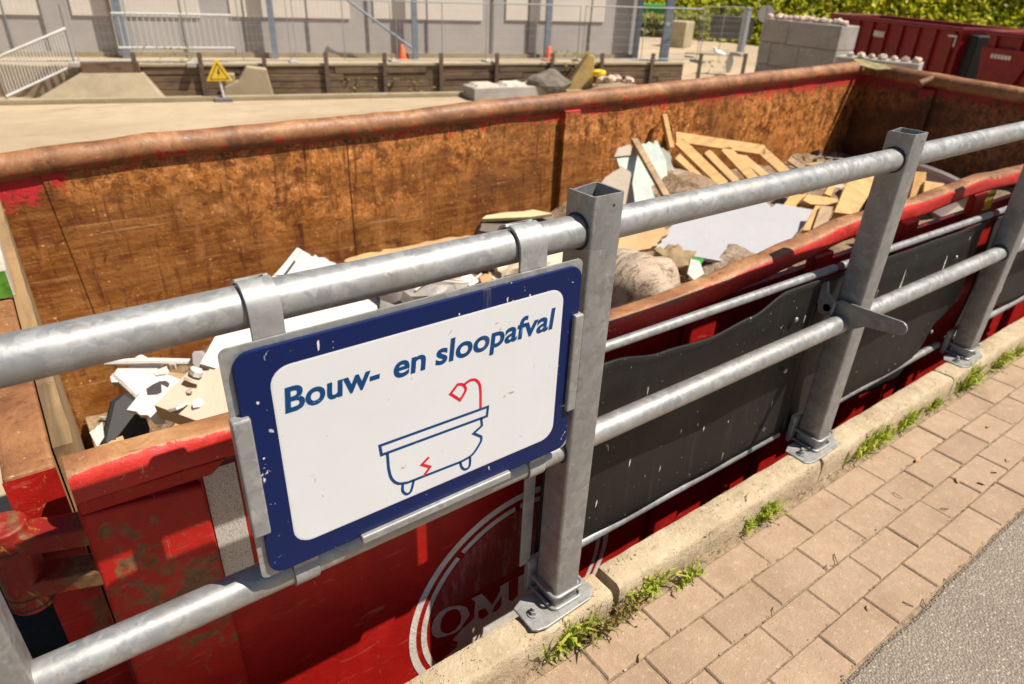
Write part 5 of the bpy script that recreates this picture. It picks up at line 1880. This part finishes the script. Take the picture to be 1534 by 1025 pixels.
# interlocking concrete blocks
def lego(label, M, L, D, H, knobs, group, ks=.17):
    org = M @ Vector((0, 0, 0))
    r = thing('concrete_block', label, 'concrete block', org, group)
    MB().box((0, 0, 0), (L, D, H), M).build('body', M_lego, r, bevel=.02, seg=1)
    for k in range(knobs):
        x = (k + .5) * L / knobs
        b = MB()
        b.add([M @ Vector(p) for p in ((x - ks, D / 2 - ks, H + .001), (x + ks, D / 2 - ks, H + .001), (x + ks, D / 2 + ks, H + .001), (x - ks, D / 2 + ks, H + .001), (x - ks * .8, D / 2 - ks * .8, H + .07), (x + ks * .8, D / 2 - ks * .8, H + .07), (x + ks * .8, D / 2 + ks * .8, H + .07), (x - ks * .8, D / 2 + ks * .8, H + .07))], [(4, 5, 6, 7), (0, 1, 5, 4), (1, 2, 6, 5), (2, 3, 7, 6), (3, 0, 4, 7)])
        b.build('knob', M_pale, r)
    return r


# low knobbed block in the yard by the sleeper wall
qa = at(710, 152, 'Z', LZ)
qb = at(838, 146, 'Z', LZ)
ang = math.atan2(qb.y - qa.y, qb.x - qa.x)
lego('pale knobbed concrete block lying low beyond the far rim', rot_z(ang, qa), (qb - qa).length, .8, .34, 3, None, .34)

# tall stack
ca = Vector((21.185, 14.651, 0))
cb = Vector((20.65, 11.463, 0))
sa = math.atan2(cb.y - ca.y, cb.x - ca.x)
SL = (cb - ca).length
for row in range(3):
    h = .71
    z = LZ + row * h
    cuts = [0, SL * .36, SL] if row % 2 == 0 else [0, SL * .18, SL * .62, SL]
    cuts = {0: [0, .30, .66, 1], 1: [0, .17, .55, 1], 2: [0, .36, 1]}[row]
    wr = {0: 'bottom', 1: 'middle', 2: 'top'}[row]
    for i in range(len(cuts) - 1):
        L = (cuts[i + 1] - cuts[i]) * SL
        M = rot_z(sa, (ca + (cb - ca) * cuts[i]).to_tuple()[:2] + (z,))
        M = M @ Matrix.Translation((.006, 0, .004))
        wp = ['far left', 'centre', 'near right'][i] if len(cuts) == 4 else ['short left', 'long right'][i]
        lego('grey concrete block, %s in the %s course of the tall stack' % (wp, wr), M, L - .012, .8, h - .008, 0, 'grey blocks of the tall stack')
rng = random.Random(3)
ztop = LZ + 3 * .71
for i in range(22):
    t = (i + .5) / 22
    d = rng.uniform(.06, .5)
    p = ca + (cb - ca) * t
    nrm = Vector((-math.sin(sa), math.cos(sa), 0))
    p = p + nrm * d + Vector((0, 0, ztop + .06))
    r_ = rng.uniform(.09, .15)
    tag(MB().ico(p, r_, 2, .35, (1, 1, .75), True, i).build('rubble_stone', rng.choice((M_pale, M_stone)), loc=p), 'pale rubble stone in the row along the top of the tall block stack', 'stone', 'rubble stones on the tall block stack')
# lower row to the right
la = at(1252, 84, 'Z', -.4)
lb = at(1378, 96, 'Z', -.4)
s2 = math.atan2(lb.y - la.y, lb.x - la.x)
lego('dark low concrete block row in front of the red container', rot_z(s2, (la.x, la.y, LZ)), (lb - la).length, .8, 1.40, 0, None)
for i in range(7):
    p = la + (lb - la) * ((i + .9) / 7.6) + Vector((.25, 0, .06))
    r_ = rng.uniform(.09, .14)
    tag(MB().ico(p, r_, 2, .35, (1, 1, .8), True, i + 40).build('rubble_stone', rng.choice((M_pale, M_stone)), loc=p), 'pinkish rubble stone on the low block row before the red container', 'stone', 'rubble stones on the low block row')

# red containers behind
ra_ = Vector((29.0, 16.9, 0))
rb_ = Vector((25.68, 10.09, 0))


def far_container(label, a, c, ztop, D, nribs, open_end):
    ang = math.atan2(c.y - a.y, c.x - a.x)
    L = (c - a).length
    M = rot_z(ang, (a.x, a.y, LZ))
    H = ztop - LZ
    r = thing('red_container', label, 'container', (a.x, a.y, LZ))
    MB().box((.05, .05, .1), (L - .05, .11, H - .1), M).build('side_plate', M_red_bg, r)
    MB().box((.05, D - .11, .1), (L - .05, D - .05, H - .1), M).build('side_plate', M_red_bg, r)
    MB().box((.05, .115, .1), (.11, D - .115, H - .1), M).build('end_plate', M_red_bg, r)
    MB().box((L - .11, .115, .1), (L - .05, D - .115, H - .1), M).build('end_plate', M_red_bg, r)
    MB().box((.12, .12, .1), (L - .12, D - .12, .16), M).build('floor_plate', M_red_bg, r)
    b = MB()
    b.tube([M @ Vector(p) for p in ((0, 0, H - .06), (L, 0, H - .06), (L, D, H - .06), (0, D, H - .06))], .075, 8, closed=True)
    b.build('rim', red_paint('far_rim_red', 0, (.19, .018, .016)), r)
    for i in range(nribs):
        x = .35 + (L - .7) * i / (nribs - 1)
        MB().box((x - .06, -.05, .12), (x + .06, .047, H - .14), M).build('rib', M_red_bg, r, bevel=.01)
    return r, M, L, H


r, M, L, H = far_container('long dark red ribbed container behind the block stack', ra_, rb_, .33, 2.4, 9, False)
MB().box((L * .42, -.06, H - .62), (L * .50, -.052, H - .42), M).build('label_plate', M_pale, r)
b = MB()
b.box((L - .55, -.056, H - .30), (L - .15, -.0515, H - .25), M)
b.box((L - .20, -.056, H - .60), (L - .15, -.0515, H - .305), M)
b.build('reflector_tape', M_decalw, r)
MB().box((L - .05 + .003, .3, .3), (L + .35, 2.1, H - .2), M).build('dark_cover', M_black, r, bevel=.05)
# second container, its near end: tapered red head
pa = at(1482, 46, 'Z', .33)
pb = at(1640, 62, 'Z', .33)
r2, M2, L2, H2 = far_container('dark red container with a tapered end at the right edge', pa, pb, .33, 2.4, 4, False)
b = MB()
b.prism([M2 @ Vector(p) for p in ((-.02, -.08, H2 - .45), (L2 * .55, -.08, H2 - .45), (L2 * .42, -.08, .45), (.28, -.08, .45))], M2.to_3x3() @ Vector((0, .07, 0)))
b.build('end_panel', M_red_bg, r2, bevel=.02)
b = MB()
for i in range(6):
    x = L2 * .13 + i * .12
    b.box((x, -.086, H2 - .75), (x + .085, -.082, H2 - .63), M2)
b.build('worn_marks', M_decalw, r2)

# yard objects beyond the far rim
c0 = at(822, 144, 'Z', LZ)
tag(MB().ico(c0 + Vector((0, 0, .35)), .55, 3, .5, (1.2, .8, .75), False, 5, 1.3).build('boulder', M_rock, loc=c0), 'dark rock lump lying beyond the far rim by the sleeper wall', 'rock')
c0 = at(868, 140, 'Z', LZ)
cu = MB()
cm = Matrix.Translation(c0) @ Matrix.Rotation(TH, 4, 'Z')
cu.prism([cm @ Vector(p) for p in ((-.55, 0, 0), (.45, 0, 0), (.42, 0, 1.05), (.22, 0, 1.12))], cm.to_3x3() @ Vector((.1, .45, 0)))
tag(cu.build('wedge_block', concrete('yellow_stained_concrete', (.40, .28, .10), 14, False, .35, True, 2), loc=c0, bevel=.03), 'yellow brown wedge shaped block standing beyond the far rim', 'block')
rng = random.Random(9)
for i in range(9):
    q = at(895 + i * 9 + rng.uniform(-4, 4), 138 - i * .8 + rng.uniform(-4, 2), 'Z', LZ)
    rr_ = rng.uniform(.10, .22)
    p = q + Vector((0, 0, rr_ * .5 + .30 * math.exp(-((i - 3) / 3) ** 2)))
    tag(MB().ico(p, rr_, 2, .5, (1, 1, .8), False, i + 70).build('rubble_stone', rng.choice((M_pale, M_pale, M_stone)), loc=p), 'pale broken rubble lump in the small pile right of the wedge block', 'stone', 'rubble pile beyond the far rim')
q = at(897, 110, 'Z', LZ + .60)
tag(MB().ico(q, .20, 2, .4, (1.2, .8, .6), True, 90).build('yellow_scrap', M_yellow, loc=q), 'bright yellow scrap on the small rubble pile', 'scrap')
mz = MB()
mz.ico(at(915, 138, 'Z', LZ) + Vector((0, 0, -.05)), .8, 3, .4, (1.5, 1, .45), True, 8, 2)
o = mz.build('earth_mound', M_sand)
o['kind'] = 'structure'

# far right yard
q = at(1015, 70, 'Z', PZ)
b = MB().box((-.42, -.42, 0), (.42, .42, .95), Matrix.Translation(q) @ Matrix.Rotation(.3, 4, 'Z'))
tag(b.build('concrete_cube', concrete('beige_cube', (.38, .32, .19), 8, False, .2), loc=q, bevel=.03), 'small beige concrete cube standing right of the steel column', 'concrete block')
q = at(976, 48, 'Z', PZ)
gb = thing('green_bin', 'bright green waste bin between the warehouse and the steel column', 'bin', q)
gm = Matrix.Translation(q) @ Matrix.Rotation(-.6, 4, 'Z')
b = MB()
b.add([gm @ Vector(p) for p in ((-.55, -.4, .12), (.55, -.4, .12), (.55, .4, .12), (-.55, .4, .12), (-.7, -.55, 1.15), (.7, -.55, 1.15), (.7, .55, 1.15), (-.7, .55, 1.15))], [(0, 3, 2, 1), (4, 5, 6, 7), (0, 1, 5, 4), (1, 2, 6, 5), (2, 3, 7, 6), (3, 0, 4, 7)])
b.build('body', M_green, gb, bevel=.04)
MB().box((-.74, -.58, 1.153), (.74, .58, 1.25), gm).build('lid', M_green, gb, bevel=.04)
for sx in (-.4, .4):
    MB().tube([gm @ Vector((sx - .04, -.25, .07)), gm @ Vector((sx + .04, -.25, .07))], .07, 12).build('wheel', M_black, gb)
qa = at(1042, 56, 'Z', PZ)
qb = at(1125, 60, 'Z', PZ)
dw = (qb - qa).normalized()
dn = Vector((-dw.y, dw.x, 0))
b = MB().prism([qa, qb, qb + dn * .5, qa + dn * .5], (0, 0, .95))
o = tag(b.build('dark_wall', simple('dark_wall', (.10, .095, .08), .9, 0, .3, 2), loc=qa), 'low dark wall under the hedge beyond the yard', 'wall')
b = MB()
q = at(1108, 82, 'Z', PZ)
sg = thing('white_post', 'broad white grey post of the yard gate in front of the dark wall', 'post', q)
MB().box((q.x - .11, q.y - .11, PZ), (q.x + .11, q.y + .11, PZ + 1.55)).build('post', M_fence, sg, bevel=.02)
MB().box((q.x - .13, q.y - .13, PZ + 1.551), (q.x + .13, q.y + .13, PZ + 1.60)).build('cap', M_fence, sg)
gl = at(1108, 40, 'X', q.x)
fence_panel(1046, 1104, 84, 'small mesh gate panel in front of the dark wall')
# round traffic sign seen from behind
q = at(1136, 80, 'Z', PZ)
rs = thing('round_sign', 'round grey sign seen from behind beside the block stack', 'sign', q)
zz = at(1137, 20, 'X', q.x).z
MB().tube([q, q + Vector((0, 0, zz - PZ + .2))], .035, 8).build('post', M_fence, rs)
n_ = (CAM_LOC - q)
n_.z = 0
n_.normalize()
cs = Vector((q.x, q.y, zz)) + n_ * .05
MB().tube([cs, cs + n_ * .02], .30, 28).build('disc', M_bar, rs)
MB().box((cs.x - .03, cs.y - .06, zz - .22), (cs.x - .02, cs.y + .06, zz + .22)).build('clamp_bar', M_strap, rs)
# gulls on the sleeper wall
def gull(px, py, label, standing):
    q = at(px, py, 'Z', PZ + .35)
    b = MB()
    s = .9 if standing else .75
    d = Vector((.93, -.37, 0))
    prof_ = [(-.24, .20, .015), (-.16, .215, .05), (-.05, .235, .085), (.07, .25, .095), (.15, .28, .075), (.19, .33, .05), (.215, .385, .052), (.245, .40, .047), (.275, .393, .022), (.32, .38, .006)]
    path = [q + (-d * a + Vector((0, 0, z))) * s for a, z, r_ in prof_]
    prs = [[(r_ * s * math.cos(2 * PI * k / 12), r_ * s * math.sin(2 * PI * k / 12)) for k in range(12)] for a, z, r_ in prof_]
    b.sweep(path, prs)
    for sd in (-.035, .035):
        b.tube([q + Vector((-d.y * sd, d.x * sd, 0)), q + Vector((-d.y * sd, d.x * sd, .19))], .009, 6)
    tag(b.build('gull', sheet('white_feathers', (.78, .76, .72), .1, .05), loc=q), label, 'bird')


gull(1076, 92, 'white gull standing on the low wall left of the block stack', True)
q = at(1090, 112, 'Z', LZ)
b = MB()
b.ico(q + Vector((0, 0, .45)), .2, 2, .4, (.7, .7, 1.9), True, 6)
tag(b.build('white_bag', M_white, loc=q), 'upright white bag just behind the far rim near the gull', 'bag')

# planting: hedge, grass, weeds
def leaf_cloud(name, mat, boxes, n, size, seed, kind=None, loc=None):
    rg = random.Random(seed)
    b = MB()
    for (c, ax, L, D, H) in boxes:
        c = Vector(c)
        for i in range(n):
            u = rg.uniform(-L / 2, L / 2)
            h = rg.uniform(0, 1)
            bulge = 1 + .35 * mnoise.noise(Vector((u * .45, h * 2.5 + c.x, seed))) + .25 * mnoise.noise(Vector((u * 1.6, h * 5, seed + 4)))
            d = D * (-.5 + .85 * h) - .6 * (bulge - 1) - rg.uniform(0, .5) if name == 'hedge_bush' else -D / 2 * bulge * (1.0 - .45 * h * h) * rg.uniform(.55, 1.05)
            hh = H * (1 + .18 * mnoise.noise(Vector((u * .5, 1, seed))) + .1 * mnoise.noise(Vector((u * 2, 5, seed))))
            if name != 'hedge_bush' and rg.random() < .3:
                d = rg.uniform(-D / 2, D / 2)
                h = 1 - .15 * rg.random()
            p = c + ax * u + Vector((-ax.y, ax.x, 0)) * d + Vector((0, 0, h * hh))
            nn_ = Vector((rg.gauss(.2, .8), rg.gauss(-.5, .8), rg.gauss(1.0, .8))).normalized()
            t = nn_.orthogonal().normalized()
            t = Matrix.Rotation(rg.uniform(0, 2 * PI), 3, nn_) @ t
            w = nn_.cross(t)
            s = size * rg.uniform(.6, 1.3)
            b.add([p - t * s, p - w * s * .5, p + t * s, p + w * s * .5], [(0, 1, 2, 3)])
    return b.build(name, mat, loc=loc or boxes[0][0], kind=kind)


def px_line(x, y, dist):
    d = ray(x, y)
    d2 = Vector((d.x, d.y, 0)).normalized()
    p = CAM_LOC + d2 * dist
    return p


hp = []
for i, (x, dist) in enumerate(((900, 46), (960, 48), (1050, 48), (1140, 47), (1230, 45), (1320, 43), (1420, 42), (1520, 41), (1640, 40))):
    q = px_line(x, 40, dist)
    hp.append(Vector((q.x, q.y, LZ)))
for i in range(len(hp) - 1):
    a, c = hp[i], hp[i + 1]
    ax = (c - a).normalized()
    L = (c - a).length * 1.15
    o = leaf_cloud('hedge_bush', M_hedge, [((a + c) / 2, ax, L, 5.0, 5.2)], 4200, .26, i + 2, None, (a + c) / 2)
    wh = ['behind the warehouse corner', 'behind the steel column', 'above the low dark wall', 'behind the round sign', 'above the tall block stack', 'over the left end of the red container', 'over the red container rim', 'at the right edge above the containers'][i]
    tag(o, 'dense green hedge bush ' + wh, 'bush', 'hedge bushes along the far side')
    # woody core so the hedge is not see-through
    b = MB()
    m_ = Matrix.Translation((a + c) / 2) @ Matrix.Rotation(math.atan2(ax.y, ax.x), 4, 'Z')
    for k in range(5):
        b.ico(m_ @ Vector(((k - 2) * L / 4.6, 1.6, 1.5)), 1.5, 2, .5, (1, 1.0, 1.9), True, k + i)
    b.build('branch_core', simple('hedge_inside', (.11, .13, .014), .9), o)
ga, gc = px_line(948, 50, 36), px_line(1045, 50, 36)
ax = (gc - ga).normalized()
o = leaf_cloud('grass', M_grassy, [(Vector((*((ga + gc) / 2).to_2d(), PZ)), ax, (gc - ga).length * 1.3, 2.5, .9)], 2600, .14, 33, 'stuff')
tag(o, 'tall yellow green grass in front of the hedge', 'grass')
del o['category']
# weeds by the sleeper wall
for xp, yp, nm in ((850, 100, 'yellow green weeds by the wedge block'), (250, 98, 'thin weeds at the foot of the mesh fence'), (1065, 110, 'low weeds along the right of the sleeper wall'), (590, 140, 'sparse weeds on the yard kerb')):
    q = at(xp, yp, 'Z', PZ if yp < 105 else LZ)
    o = leaf_cloud('weed_clump', M_grassy, [(q, udir, 1.3 if xp != 590 else 3, .4, .45)], 60, .06, xp)
    o['kind'] = 'stuff'
    o['label'] = nm
# stains on the yard floor
